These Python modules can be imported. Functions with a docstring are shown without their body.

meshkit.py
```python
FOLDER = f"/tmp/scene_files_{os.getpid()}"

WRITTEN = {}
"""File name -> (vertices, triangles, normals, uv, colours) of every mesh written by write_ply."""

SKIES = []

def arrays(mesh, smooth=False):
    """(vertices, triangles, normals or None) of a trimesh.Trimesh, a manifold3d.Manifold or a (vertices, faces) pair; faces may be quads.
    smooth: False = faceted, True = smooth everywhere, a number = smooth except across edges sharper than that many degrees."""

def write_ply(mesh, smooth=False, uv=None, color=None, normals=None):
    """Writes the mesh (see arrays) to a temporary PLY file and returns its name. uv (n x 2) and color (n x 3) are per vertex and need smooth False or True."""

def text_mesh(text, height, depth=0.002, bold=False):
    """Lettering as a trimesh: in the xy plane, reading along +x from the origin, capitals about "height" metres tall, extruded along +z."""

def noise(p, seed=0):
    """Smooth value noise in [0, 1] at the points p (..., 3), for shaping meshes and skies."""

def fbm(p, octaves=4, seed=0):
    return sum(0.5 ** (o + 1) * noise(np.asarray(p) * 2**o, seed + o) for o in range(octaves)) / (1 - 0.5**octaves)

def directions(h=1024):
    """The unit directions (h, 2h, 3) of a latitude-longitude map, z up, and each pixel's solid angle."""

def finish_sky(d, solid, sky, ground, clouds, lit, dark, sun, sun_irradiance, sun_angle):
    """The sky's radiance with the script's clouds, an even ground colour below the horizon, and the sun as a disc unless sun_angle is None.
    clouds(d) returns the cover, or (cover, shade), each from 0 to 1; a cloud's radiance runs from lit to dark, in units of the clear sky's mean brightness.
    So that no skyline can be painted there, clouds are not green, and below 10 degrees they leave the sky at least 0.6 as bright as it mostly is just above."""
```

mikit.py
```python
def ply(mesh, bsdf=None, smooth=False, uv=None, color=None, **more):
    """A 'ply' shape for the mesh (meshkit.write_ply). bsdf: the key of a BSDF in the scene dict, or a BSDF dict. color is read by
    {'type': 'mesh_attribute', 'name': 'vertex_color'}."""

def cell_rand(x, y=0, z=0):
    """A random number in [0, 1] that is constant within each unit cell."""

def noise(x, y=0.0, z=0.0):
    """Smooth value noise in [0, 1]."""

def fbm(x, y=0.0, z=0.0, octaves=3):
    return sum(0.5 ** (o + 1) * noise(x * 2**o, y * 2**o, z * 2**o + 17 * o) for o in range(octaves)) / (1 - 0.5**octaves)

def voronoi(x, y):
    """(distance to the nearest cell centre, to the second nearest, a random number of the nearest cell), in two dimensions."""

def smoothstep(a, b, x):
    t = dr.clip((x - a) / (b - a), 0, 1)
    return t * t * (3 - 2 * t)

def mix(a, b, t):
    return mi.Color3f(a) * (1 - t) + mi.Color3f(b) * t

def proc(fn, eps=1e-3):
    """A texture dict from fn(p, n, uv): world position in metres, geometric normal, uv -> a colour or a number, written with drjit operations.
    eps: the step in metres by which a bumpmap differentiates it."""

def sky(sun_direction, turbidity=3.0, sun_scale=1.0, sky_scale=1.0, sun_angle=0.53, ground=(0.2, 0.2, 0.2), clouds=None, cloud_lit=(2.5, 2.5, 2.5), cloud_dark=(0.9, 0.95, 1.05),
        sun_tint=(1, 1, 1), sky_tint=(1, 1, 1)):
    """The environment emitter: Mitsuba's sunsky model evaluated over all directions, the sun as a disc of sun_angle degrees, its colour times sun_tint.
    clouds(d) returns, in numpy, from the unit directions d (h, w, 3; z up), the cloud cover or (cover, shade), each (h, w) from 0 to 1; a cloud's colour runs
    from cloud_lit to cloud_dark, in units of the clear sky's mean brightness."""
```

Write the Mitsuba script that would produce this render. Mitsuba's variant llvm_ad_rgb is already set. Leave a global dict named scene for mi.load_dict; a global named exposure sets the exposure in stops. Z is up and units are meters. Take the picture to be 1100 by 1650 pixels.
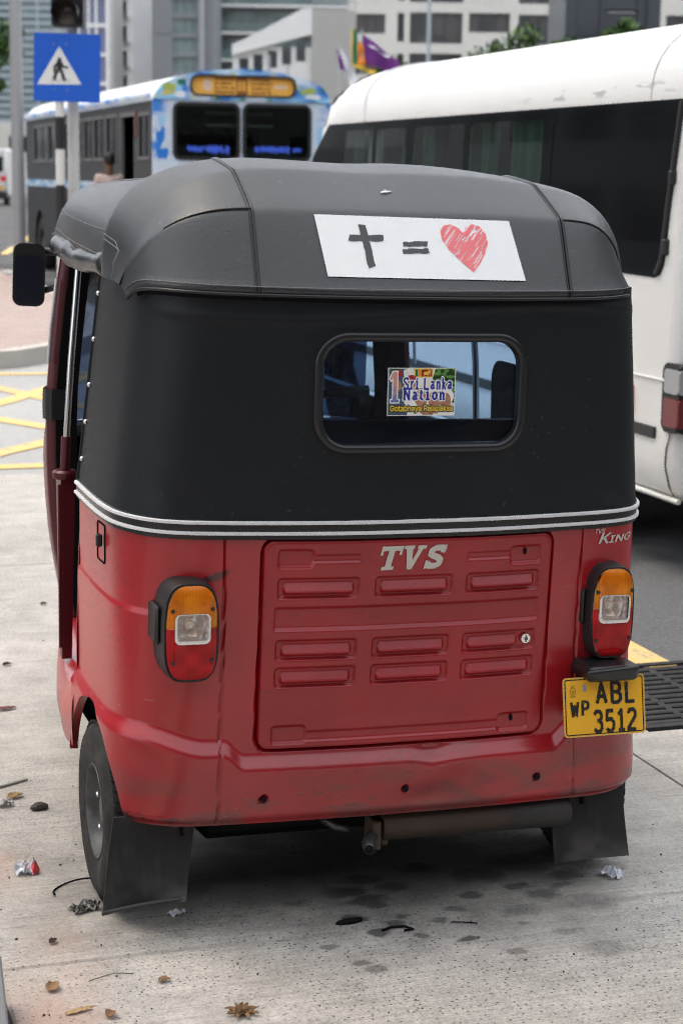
import math, random
import numpy as np, trimesh, manifold3d as m3
import mitsuba as mi, drjit as dr
import mikit, meshkit
from mikit import proc, noise, fbm, voronoi, cell_rand, smoothstep, mix
from shapely.geometry import Polygon, LineString, Point, MultiPolygon, box as sbox
from shapely import affinity
from shapely.ops import unary_union
from scipy.interpolate import CubicSpline, RegularGridInterpolator

random.seed(7); rng = np.random.default_rng(7)
T = mi.ScalarTransform4f
scene, labels = {}, {}

# ------------------------------------------------------------------ camera
CAM = np.array([-1.3928, -3.8292, 1.7109]); YAW, PIT, ROLL, F = .3136, .1798, .0144, 2968.8
fw = np.array([math.sin(YAW)*math.cos(PIT), math.cos(YAW)*math.cos(PIT), -math.sin(PIT)])
rt = np.array([math.cos(YAW), -math.sin(YAW), 0]); up0 = np.cross(rt, fw)
r2 = math.cos(ROLL)*rt + math.sin(ROLL)*up0; u2 = np.cross(r2, fw)
fh = np.array([math.sin(YAW), math.cos(YAW), 0])
scene['camera'] = {'type': 'thinlens', 'fov_axis': 'x', 'fov': math.degrees(2*math.atan(550/F)), 'aperture_radius': .0056,
                   'focus_distance': 4.35, 'near_clip': .05, 'far_clip': 2000.0,
                   'to_world': T().look_at(origin=CAM.tolist(), target=(CAM+fw).tolist(), up=u2.tolist())}
# ------------------------------------------------------------------ light: bright overcast
scene['sky'] = mikit.sky((-.35, .25, .9), turbidity=4, sun_scale=.22, sun_angle=25, clouds=lambda d: 1.0,
                         cloud_lit=(2.30, 2.40, 2.56), cloud_dark=(2.0, 2.05, 2.1))
exposure = 2.45

# ------------------------------------------------------------------ materials
def bs(key, d, two=True):
    scene['m_'+key] = {'type': 'twosided', 'b': d} if two else d
    return 'm_'+key
def rgb(*c): return {'type': 'rgb', 'value': list(map(float, c))}
def pr(key, c, rough=.5, metal=0., coat=0., spec=.5, bump=None, scale=1., **kw):
    d = {'type': 'principled', 'base_color': c if isinstance(c, dict) else rgb(*c), 'roughness': rough, 'metallic': float(metal), 'specular': float(spec), **kw}
    if coat: d['clearcoat'] = float(coat); d['clearcoat_gloss'] = .9
    if bump is not None: d = {'type': 'bumpmap', 'scale': float(scale), 't': bump, 'b': d}
    return bs(key, d)
C3 = mi.Color3f
def f_red(p, n, uv):
    a = fbm(p.x*3, p.y*3, p.z*3, 4); b = noise(p.x*40, p.y*40, p.z*12)
    c = mix((.33, .0060, .0118), (.255, .0053, .0100), smoothstep(.35, .7, a))
    c = mix(c, (.30, .016, .021), .5*smoothstep(.55, .8, fbm(p.x*7+3, p.y*7, p.z*5, 3)))
    low = smoothstep(.47, .27, p.z)*smoothstep(.42, .7, fbm(p.x*9, p.y*9, p.z*22, 4))
    c = mix(c, (.085, .035, .03), .65*low)
    sp = smoothstep(.80, .86, noise(p.x*90, p.y*90, p.z*90))*smoothstep(.45, .6, noise(p.x*4, p.y*4, p.z*4))
    c = mix(c, (.05, .02, .02), .45*sp)
    chip = smoothstep(.90, .94, noise(p.x*60+p.z*30, p.y*60, p.z*170))*smoothstep(.52, .62, noise(p.x*5+2, p.y*5, p.z*5))
    c = mix(c, (.42, .20, .19), .35*chip)
    # smeared black scuff beside the left lamp
    d1 = dr.square((p.x+.445)/.05) + dr.square((p.z-.842-.25*(p.x+.45)*(p.x+.45)*20)/.012)
    sc = smoothstep(1.3, .3, d1)*smoothstep(.45, .62, fbm(p.x*60, 0, p.z*60, 3))*smoothstep(.3, .2, p.y)
    d2 = dr.square((p.x+.585)/.075) + dr.square((p.z-.282-.02*noise(p.x*30, p.y*30))/.014)
    sc = dr.maximum(sc, smoothstep(1.2, .4, d2)*smoothstep(.35, .6, fbm(p.x*40, p.y*40, p.z*60, 3)))
    d3 = dr.square((p.x-.16)/.10) + dr.square((p.z-.33)/.03); c = mix(c, (.09, .012, .014), .6*smoothstep(1.2, .2, d3)*smoothstep(.35, .65, fbm(p.x*14, 0, p.z*20, 3)))
    return mix(c, (.02, .012, .014), .8*sc)
red = pr('red_paint', proc(f_red), rough=.27, coat=.9, spec=.5)
def f_door(p, n, uv):
    a = fbm(p.x*4+9, p.y*3, p.z*4, 4)
    c = mix((.31, .0060, .0118), (.25, .0053, .0100), smoothstep(.35, .7, a))
    c = mix(c, (.29, .016, .021), .5*smoothstep(.5, .8, fbm(p.x*2+3, 0, p.z*14, 3)))
    sp = smoothstep(.82, .88, noise(p.x*80, p.y*80, p.z*80))
    return mix(c, (.06, .02, .02), .2*sp)
red_d = pr('red_door', proc(f_door), rough=.34, coat=.6, spec=.45)
dark_red = pr('dark_red', (.075, .0035, .008), rough=.35, coat=.2)
def f_canv(p, n, uv):
    a = fbm(p.x*5, p.y*5, p.z*5, 4)
    c = mix((.0058, .0082, .0112), (.0090, .0118, .0152), a)
    dust = smoothstep(.5, .8, fbm(p.x*2.2+5, p.y*2.2, p.z*2.2, 4))*smoothstep(1.4, 1.75, p.z)
    c = mix(c, (.06, .06, .06), .25*dust)
    sp = smoothstep(.90, .93, noise(p.x*110, p.y*110, p.z*110))*smoothstep(.5, .6, noise(p.x*5, p.y*5, p.z*5))
    return mix(c, (.12, .12, .115), .28*sp)
def f_grain(p, n, uv): return noise(p.x*420, p.y*420, p.z*420) + .25*noise(p.x*150, p.y*150, p.z*150) + .5*fbm(p.x*9, p.y*9, p.z*5, 2)
canv = pr('canvas', proc(f_canv), rough=.50, spec=.27, bump=proc(f_grain, 2e-3), scale=.0004)
def f_hood(p, n, uv): return f_canv(p, n, uv) + C3(.003, .0032, .0035)
canv2 = pr('hood_vinyl', proc(f_hood), rough=.42, spec=1.0, bump=proc(f_grain, 2e-3), scale=.0005)
blk = pr('black_rubber', (.013, .013, .014), rough=.5)
blk_s = pr('black_plastic', (.012, .013, .015), rough=.28, spec=.5)
matte = pr('matte_black', (.008, .008, .009), rough=.9, spec=.1)
silver = pr('silver_trim', (.64, .645, .65), rough=.3)
chrome = pr('chrome', (.75, .75, .74), rough=.18, metal=1)
grey_thread = pr('grey_thread', (.16, .15, .15), rough=.8)
decal_silver = pr('silver_decal', (.52, .49, .44), rough=.45, metal=.15)
white_v = pr('white_vinyl', (.90, .92, .93), rough=.35)
ink_grey = pr('grey_ink', (.075, .08, .085), rough=.6)
pink_ink = pr('pink_ink', (.86, .21, .23), rough=.6)
yellow_pl = pr('plate_yellow', proc(lambda p, n, uv: mix((.80, .43, .025), (.74, .37, .02), fbm(p.x*30, p.y*30, p.z*30, 3))), rough=.35, coat=.3)
ink_blk = pr('black_ink', (.014, .014, .016), rough=.4)
def f_lens(c0, c1):
    return lambda p, n, uv: mix(c0, c1, .30 + .45*smoothstep(.3, .75, noise(p.x*30+3, p.y*8, p.z*34)) + .25*dr.abs(dr.sin(p.x*430)))
def lens(key, tint, c0, c1):
    return bs(key, {'type': 'blendbsdf', 'weight': .62, 'a': {'type': 'thindielectric', 'int_ior': 1.3, 'specular_transmittance': rgb(*tint)},
                    'b': {'type': 'twosided', 'b': {'type': 'principled', 'base_color': proc(f_lens(c0, c1)), 'roughness': .12, 'specular': .4}}}, two=False)
amber = lens('amber_lens', (.97, .42, .035), (.60, .10, .004), (.98, .30, .012)); redl = lens('red_lens', (.80, .035, .04), (.20, .003, .006), (.66, .012, .018))
clearl = bs('clear_lens', {'type': 'thindielectric', 'int_ior': 1.5, 'specular_transmittance': rgb(.92, .92, .92)}, two=False)
refl = pr('lamp_reflector', (.72, .72, .71), rough=.28, metal=.75); bulbm = pr('lamp_bulb', (.7, .68, .62), rough=.2, coat=1.)
clear_rim = pr('clear_rim', (.68, .66, .63), rough=.2, coat=.6)
def f_rust(p, n, uv):
    a = fbm(p.x*14, p.y*14, p.z*14, 4); b = fbm(p.x*5+3, p.y*5, p.z*9, 3)
    c = mix((.020, .019, .018), (.048, .044, .041), a)
    return mix(c, (.06, .033, .023), .7*smoothstep(.50, .72, b))
rust = pr('rusty_steel', proc(f_rust), rough=.62, metal=.25)
steel = pr('steel', (.12, .12, .12), rough=.4, metal=.8)
def f_rim(p, n, uv): return mix((.085, .088, .09), (.040, .038, .036), smoothstep(.35, .7, fbm(p.x*20, p.y*20, p.z*20, 3)))
rimm = pr('wheel_grey', proc(f_rim), rough=.5, metal=.3)
def f_tyre(p, n, uv): return mix((.009, .009, .009), (.030, .028, .026), smoothstep(.4, .75, fbm(p.x*16, p.y*16, p.z*16, 4)))
tyrem = pr('tyre', proc(f_tyre), rough=.75)
def f_flap(p, n, uv):
    a = fbm(p.x*60, p.y*8, p.z*7, 3); b = fbm(p.x*12, p.y*12, p.z*12, 3)
    c = mix((.008, .008, .009), (.026, .025, .024), smoothstep(.4, .8, .5*a+.5*b))
    return mix(c, (.085, .078, .07), .7*smoothstep(.17, .07, p.z)*smoothstep(.35, .7, b))
flapm = pr('mud_flap_rubber', proc(f_flap), rough=.7)
seatm = pr('seat_vinyl', (.006, .007, .012), rough=.55, spec=.25)
glass_tint = bs('window_film', {'type': 'thindielectric', 'int_ior': 1.24, 'specular_transmittance': rgb(.34, .55, .84)}, two=False)
glass_clear = bs('clear_pane', {'type': 'thindielectric', 'int_ior': 1.5, 'specular_transmittance': rgb(.86, .9, .9)}, two=False)
glass_dark = bs('dark_pane', {'type': 'thindielectric', 'int_ior': 1.3, 'specular_transmittance': rgb(.60, .66, .64)}, two=False)

STAINS = [(.62, .20, .06, .55), (.50, .16, .05, .7), (.40, .06, .04, .6), (-.06, .20, .05, .8), (.0, .26, .05, .7), (-.20, .16, .03, .6), (.10, -.02, .025, .7), (.02, -.10, .016, .7), (.28, -.10, .022, .5), (-.28, -.04, .015, .6), (.20, -.24, .02, .5), (-.03, .13, .05, .85), (-.10, .04, .035, .9), (-.02, .10, .03, .9), (.05, .20, .04, .8), (.16, .30, .05, .8), (.02, .02, .022, .8), (-.06, -.05, .03, .9), (-.01, -.01, .02, .8),
          (.30, .22, .07, .75), (.42, .26, .10, .7), (.55, .30, .08, .7), (.36, .12, .03, .7), (.22, .10, .028, .8), (.46, .10, .03, .6), (.12, -.14, .02, .9), (.50, -.02, .07, .45),
          (.30, -.02, .05, .4), (-.15, -.20, .02, .7), (-.13, -.24, .025, .6), (.40, -.28, .05, .35), (-.20, -.10, .018, .6), (.36, -.17, .03, .35), (.15, .03, .025, .6)]
def f_conc(p, n, uv):
    a = fbm(p.x*1.3, p.y*1.3, 0, 4); b = fbm(p.x*10, p.y*10, 3, 4)
    br = noise(p.x*5+2*noise(p.x*3, p.y*3), p.y*150); br2 = noise(p.x*17, p.y*330)
    g = noise(p.x*190, p.y*190)
    val = .375 + .14*(a-.5) + .15*(b-.5) + .07*(br-.5) + .06*(br2-.5) + .12*(g-.5)
    c = C3(val)*C3(1.045, .985, .905)
    c = mix(c, (.43, .30, .25), .75*smoothstep(.30, .62, fbm(p.x*3+8, p.y*1.7, 0, 4))*smoothstep(-.66, -.86, p.x+.10*(b-.5)+.06*smoothstep(.2, 1.6, p.y)))
    v = voronoi(p.x*52, p.y*52); w = voronoi(p.x*120+.5, p.y*120); cl = .25 + .75*smoothstep(.38, .62, fbm(p.x*2.6+4, p.y*2.6, 0, 4))
    near = smoothstep(.35, -.35, p.y + .5*(a-.5))
    c = mix(c, (.06, .058, .055), .75*cl*smoothstep(.22, .10, v[0])*smoothstep(.80-.28*near, .86-.28*near, v[2]))
    c = mix(c, (.10, .095, .09), .6*cl*smoothstep(.3, .12, w[0])*smoothstep(.72-.2*near, .80-.2*near, w[2]))
    c = mix(c, (.62, .60, .56), .5*smoothstep(.3, .12, w[0])*smoothstep(.10, .05, w[2]))
    st = mi.Float(0); wob = .034*(fbm(p.x*30, p.y*38, 0, 3)-.5)
    for x, y, r, s in STAINS:
        d = dr.sqrt(dr.square((p.x-x)/1.5) + dr.square(p.y-y)) + wob
        st = dr.maximum(st, s*smoothstep(r, r*.35, d))
    stain_and_shade = .78*smoothstep(.88, .15, dr.sqrt(dr.square((p.x-.05)/1.15)+dr.square((p.y-.38)/.85)) + .5*(a-.5) + .25*(b-.5))  # oily dirt that also paints the soft shadow under the rickshaw
    return mix(mix(c, (.060, .056, .052), stain_and_shade), (.022, .021, .021), .85*st)
def f_cbump(p, n, uv): return .5*noise(p.x*6, p.y*150) + .35*noise(p.x*18, p.y*330) + noise(p.x*170, p.y*170)
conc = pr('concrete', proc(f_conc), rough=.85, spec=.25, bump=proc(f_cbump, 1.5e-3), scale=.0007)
def f_asph(p, n, uv):
    a = fbm(p.x*.8, p.y*.8, 0, 4); g = noise(p.x*140, p.y*140)
    c = C3(.105 + .05*(a-.5) + .05*(g-.5))*C3(1., 1., 1.02)
    v = voronoi(p.x*60, p.y*60)
    c = mix(c, (.24, .24, .23), .5*smoothstep(.3, .15, v[0])*smoothstep(.75, .85, v[2]))
    return mix(c, (.04, .04, .042), .6*smoothstep(.55, .75, fbm(p.x*1.6+4, p.y*1.6, 0, 3)))
asph = pr('asphalt', proc(f_asph), rough=.85, spec=.25, bump=proc(lambda p, n, uv: noise(p.x*150, p.y*150), 2e-3), scale=.001)
def f_road2(p, n, uv):
    a = fbm(p.x*.5, p.y*.5, 0, 4)
    return C3(.36+.10*(a-.5)+.05*(noise(p.x*40, p.y*40)-.5))*C3(1., .985, .96)
road2 = pr('pale_road', proc(f_road2), rough=.85, spec=.25)
def f_line(p, n, uv):
    w = fbm(p.x*7, p.y*7, 0, 4); g = noise(p.x*90, p.y*90)
    c = mix((.66, .46, .16), (.60, .44, .22), w)
    return mix(c, (.28, .25, .20), .7*smoothstep(.62, .75, .7*w+.3*g))
linem = pr('yellow_line', proc(f_line), rough=.8)
def f_brick(p, n, uv):
    row = dr.floor(p.y/.11); x = p.x/.22 + .5*(row - 2*dr.floor(row/2)); k = cell_rand(x, row)
    fx = x-dr.floor(x); fy = p.y/.11 - row
    j = smoothstep(.0, .05, dr.minimum(fx, 1-fx))*smoothstep(.0, .10, dr.minimum(fy, 1-fy))
    c = mix((.31, .225, .195), (.38, .29, .255), k)
    return mix((.25, .20, .18), mix(c, (.38, .32, .29), .6*fbm(p.x*.7, p.y*.7, 0, 3)), j)
brickp = pr('brick_paving', proc(f_brick), rough=.85)
kerbm = pr('kerb_stone', proc(lambda p, n, uv: mix((.38, .37, .34), (.52, .50, .46), fbm(p.x*3, p.y*3, p.z*9, 3))), rough=.8)
kerb_cream = pr('kerb_cream', proc(lambda p, n, uv: mix((.40, .36, .26), (.52, .48, .36), fbm(p.x*9, p.y*9, p.z*9, 3))), rough=.8)
def f_iron(p, n, uv): return mix((.022, .022, .023), (.055, .051, .048), fbm(p.x*30, p.y*30, p.z*30, 3))
iron = pr('cast_iron', proc(f_iron), rough=.55, metal=.3)
def f_white(p, n, uv):
    a = fbm(p.x*1.2, p.y*1.2, p.z*2, 3)
    c = mix((.68, .68, .665), (.63, .63, .615), a)
    c = mix(c, (.52, .49, .42), .55*smoothstep(.75, .32, p.z)*smoothstep(.35, .65, fbm(p.x*3, p.y*3, p.z*6, 3)))
    sm = smoothstep(.52, .64, fbm(p.x*2, p.y*7, p.z*30, 3))*smoothstep(2.085, 2.10, p.z)*smoothstep(2.155, 2.13, p.z)*smoothstep(3.3, 3.6, p.y)*smoothstep(5.3, 4.6, p.y)
    return mix(c, (.30, .28, .27), .7*sm)
van_white = pr('van_white', proc(f_white), rough=.32, coat=.5)
van_glass = pr('van_black', (.004, .0045, .005), rough=.06, spec=.22)
curt = pr('green_curtain', (.045, .10, .075), rough=.9)
curt_w = pr('pale_curtain', (.30, .31, .30), rough=.9)
dkgrey = pr('dark_grey', (.03, .031, .033), rough=.6)
red_refl = pr('red_reflector', (.62, .03, .03), rough=.25, coat=.6)

# ------------------------------------------------------------------ helpers
def key_for(base):
    if base not in used: used[base] = 0; return base
    used[base] += 1
    return f'{base}_{used[base]:03d}'
used = {}
def thing(name, label, cat, group=None):
    k = key_for(name); labels[k] = {'label': label, 'category': cat}
    if group: labels[k]['group'] = group
    return k
def put(parent, name, mesh, mat, smooth=False, label=None, kind=None, xf=None):
    k = key_for(f'{parent}__{name}' if parent else name)
    if xf is not None: mesh = moved(mesh, xf)
    scene[k] = mikit.ply(mesh, mat, smooth=smooth)
    if label or kind:
        labels[k] = {}
        if label: labels[k]['label'] = label
        if kind: labels[k]['kind'] = kind
    return k
def struct(name, mesh, mat, smooth=False):
    k = put(None, name, mesh, mat, smooth); labels[k] = {'kind': 'structure'}; return k
def tm(m):
    if isinstance(m, m3.Manifold):
        q = m.to_mesh(); return trimesh.Trimesh(q.vert_properties[:, :3], q.tri_verts, process=False)
    if isinstance(m, tuple):
        v, f = np.asarray(m[0], float), np.asarray(m[1], int)
        if f.shape[1] == 4: f = np.vstack([f[:, [0, 1, 2]], f[:, [0, 2, 3]]])
        return trimesh.Trimesh(v, f, process=False)
    return m
def moved(m, M):
    m = tm(m).copy()
    if callable(M): m.vertices = M(np.asarray(m.vertices)); return m
    M = np.asarray(M, float)
    if M.shape == (3,): m.vertices = m.vertices + M
    elif M.shape == (3, 3): m.vertices = m.vertices @ M.T
    else: m.vertices = m.vertices @ M[:3, :3].T + M[:3, 3]
    return m
def join(*ms): return trimesh.util.concatenate([tm(m) for m in ms])
def bx(x0, x1, y0, y1, z0, z1, b=0.0):
    """a box, its edges chamfered by b"""
    x0, x1, y0, y1, z0, z1 = min(x0, x1), max(x0, x1), min(y0, y1), max(y0, y1), min(z0, z1), max(z0, z1)
    if b <= 0: return trimesh.creation.box(bounds=[[x0, y0, z0], [x1, y1, z1]])
    b = min(b, .49*min(x1-x0, y1-y0, z1-z0)); P = []
    for X in ((x0, 1), (x1, -1)):
        for Y in ((y0, 1), (y1, -1)):
            for Z in ((z0, 1), (z1, -1)):
                P += [(X[0], Y[0]+Y[1]*b, Z[0]+Z[1]*b), (X[0]+X[1]*b, Y[0], Z[0]+Z[1]*b), (X[0]+X[1]*b, Y[0]+Y[1]*b, Z[0])]
    return trimesh.convex.convex_hull(np.array(P))
def obox(c, s, yaw=0, b=0.0):
    m = bx(-s[0]/2, s[0]/2, -s[1]/2, s[1]/2, -s[2]/2, s[2]/2, b)
    return moved(moved(m, rz(yaw)), np.array(c, float))
def rz(a): return np.array([[math.cos(a), -math.sin(a), 0], [math.sin(a), math.cos(a), 0], [0, 0, 1]])
def rx(a): return np.array([[1, 0, 0], [0, math.cos(a), -math.sin(a)], [0, math.sin(a), math.cos(a)]])
def ry(a): return np.array([[math.cos(a), 0, math.sin(a)], [0, 1, 0], [-math.sin(a), 0, math.cos(a)]])
def tube(P, r, sides=8, closed=False, squash=None):
    P = np.asarray(P, float); n = len(P)
    t = (np.roll(P, -1, 0)-np.roll(P, 1, 0)) if closed else np.gradient(P, axis=0)
    t /= np.linalg.norm(t, axis=1, keepdims=True)+1e-12
    a = np.cross(t[0], [0, 0, 1.0]) if abs(t[0][2]) < .9 else np.cross(t[0], [1.0, 0, 0]); a /= np.linalg.norm(a); A = []
    for k in range(n):
        a = a - t[k]*(a@t[k]); a /= np.linalg.norm(a)+1e-12; A.append(a)
    A = np.array(A); B = np.cross(t, A); R = np.broadcast_to(r, (n,)); ang = np.arange(sides)*2*np.pi/sides
    v = P[:, None] + R[:, None, None]*(np.cos(ang)[None, :, None]*A[:, None] + np.sin(ang)[None, :, None]*B[:, None])
    v = v.reshape(-1, 3); m = n if closed else n-1
    i, j = np.meshgrid(np.arange(m), np.arange(sides), indexing='ij'); i2 = (i+1) % n; j2 = (j+1) % sides
    q = np.stack([i*sides+j, i*sides+j2, i2*sides+j2, i2*sides+j], -1).reshape(-1, 4)
    f = np.vstack([q[:, [0, 1, 2]], q[:, [0, 2, 3]]])
    if not closed:
        v = np.vstack([v, P[:1], P[-1:]]); c0, c1 = n*sides, n*sides+1; jj = np.arange(sides); o = (n-1)*sides
        f = np.vstack([f, np.stack([jj*0+c0, (jj+1) % sides, jj], 1), np.stack([jj*0+c1, o+jj, o+(jj+1) % sides], 1)])
    return trimesh.Trimesh(v, f, process=False)
def gridmesh(V, mask=None):
    """quads over an (n, m, 3) array of points"""
    n, m = V.shape[:2]; i, j = np.meshgrid(np.arange(n-1), np.arange(m-1), indexing='ij')
    q = np.stack([i*m+j, i*m+j+1, (i+1)*m+j+1, (i+1)*m+j], -1)
    q = q[mask] if mask is not None else q.reshape(-1, 4)
    t = trimesh.Trimesh(V.reshape(-1, 3), np.vstack([q[:, [0, 1, 2]], q[:, [0, 2, 3]]]), process=False)
    t.remove_unreferenced_vertices(); return t
def lathe(prof, axis='x', sides=32):
    """prof: (r, h) pairs; turned about the axis"""
    prof = np.asarray(prof, float); a = np.arange(sides+1)*2*np.pi/sides
    V = np.stack([prof[:, None, 1]*np.ones_like(a), prof[:, None, 0]*np.cos(a), prof[:, None, 0]*np.sin(a)], -1)
    if axis == 'z': V = V[..., [1, 2, 0]]
    if axis == 'y': V = V[..., [1, 0, 2]]
    m = gridmesh(V); m.merge_vertices(); return m
def polys(g): return [p for p in getattr(g, 'geoms', [g]) if isinstance(p, Polygon) and p.area > 1e-9]
def prism(g, d): return join(*[trimesh.creation.extrude_polygon(p, d, engine='earcut') for p in polys(g)])
def upright(m, y=0.0):
    """xy drawing (extruded along +z) stood up to face -y: (x, y, z) -> (x, y0 - z, y)"""
    return moved(m, lambda v: np.stack([v[:, 0], y - v[:, 2], v[:, 1]], 1))
def drape(g, fy, off, strip=.012):
    """a flat print (polygon in x, z) laid on the surface y = fy(x, z), off proud of it"""
    V, Fc, n = [], [], 0
    for p in polys(g):
        x0, _, x1, _ = p.bounds
        for k in range(int(math.floor(x0/strip)), int(math.ceil(x1/strip))):
            for q in polys(p.intersection(sbox(k*strip, -9, (k+1)*strip, 9))):
                v, f = trimesh.creation.triangulate_polygon(q, engine='earcut')
                V.append(v); Fc.append(f+n); n += len(v)
    v = np.vstack(V); f = np.vstack(Fc)
    return trimesh.Trimesh(np.stack([v[:, 0], fy(v[:, 0], v[:, 1])-off, v[:, 1]], 1), f, process=False)
def rrect(x0, x1, z0, z1, r, seg=8):
    r = min(r, .499*(x1-x0), .499*(z1-z0)); return sbox(x0+r, z0+r, x1-r, z1-r).buffer(r, quad_segs=seg)
FONT = {'A': [[(0, 0), (.28, 1), (.56, 0)], [(.11, .35), (.45, .35)]],
        'B': [[(0, 0), (0, 1), (.35, 1), (.48, .88), (.48, .64), (.35, .52), (0, .52)], [(.35, .52), (.52, .38), (.52, .14), (.36, 0), (0, 0)]],
        'L': [[(0, 1), (0, 0), (.48, 0)]], '1': [[(.06, .78), (.28, 1), (.28, 0)], [(.06, 0), (.5, 0)]],
        '3': [[(0, .85), (.12, 1), (.38, 1), (.5, .86), (.5, .66), (.36, .53), (.2, .53)], [(.36, .53), (.52, .38), (.52, .14), (.38, 0), (.12, 0), (0, .15)]],
        '5': [[(.5, 1), (.06, 1), (.02, .55), (.35, .6), (.52, .42), (.52, .16), (.36, 0), (.12, 0), (0, .14)]],
        '2': [[(0, .8), (.12, 1), (.4, 1), (.52, .86), (.52, .66), (0, .08), (0, 0), (.54, 0)]],
        'W': [[(0, 1), (.15, 0), (.3, .7), (.45, 0), (.6, 1)]], 'P': [[(0, 0), (0, 1), (.36, 1), (.5, .86), (.5, .62), (.36, .48), (0, .48)]],
        'S': [[(.5, .82), (.4, .97), (.15, .97), (.03, .82), (.05, .66), (.45, .36), (.5, .2), (.38, .03), (.13, .03), (.02, .2)]],
        'r': [[(.1, .04), (.1, .66)], [(.1, .5), (.22, .66), (.36, .64)], [(-.02, .03), (.24, .03)], [(0, .66), (.1, .66)]],
        'i': [[(.1, .04), (.1, .66)], [(.1, .9), (.1, .91)], [(-.02, .03), (.22, .03)], [(0, .66), (.1, .66)]],
        'l': [[(.0, 1), (.0, 0), (.48, 0), (.52, .15)]],
        'a': [[(.04, .56), (.15, .66), (.3, .6), (.32, .1), (.42, .03)], [(.32, .4), (.08, .32), (.02, .14), (.14, .03), (.32, .16)]],
        'n': [[(.1, .03), (.1, .66)], [(.1, .5), (.26, .66), (.38, .56), (.38, .03)], [(0, .03), (.2, .03)], [(.28, .03), (.48, .03)], [(0, .66), (.1, .66)]],
        'k': [[(.1, .03), (.1, 1)], [(.1, .28), (.36, .64)], [(.2, .38), (.4, .03)], [(0, .03), (.2, .03)], [(0, 1), (.1, 1)], [(.32, .03), (.48, .03)]],
        'N': [[(.1, .03), (.1, .98), (.52, .03), (.52, .98)], [(-.02, .03), (.22, .03)], [(-.04, .97), (.1, .97)], [(.42, .97), (.64, .97)]],
        't': [[(.14, .88), (.14, .12), (.24, .03), (.34, .08)], [(.02, .64), (.32, .64)]],
        'o': [[(.22, .03), (.38, .16), (.4, .4), (.34, .6), (.22, .66), (.08, .58), (.03, .36), (.08, .12), (.22, .03)]]}
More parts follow.
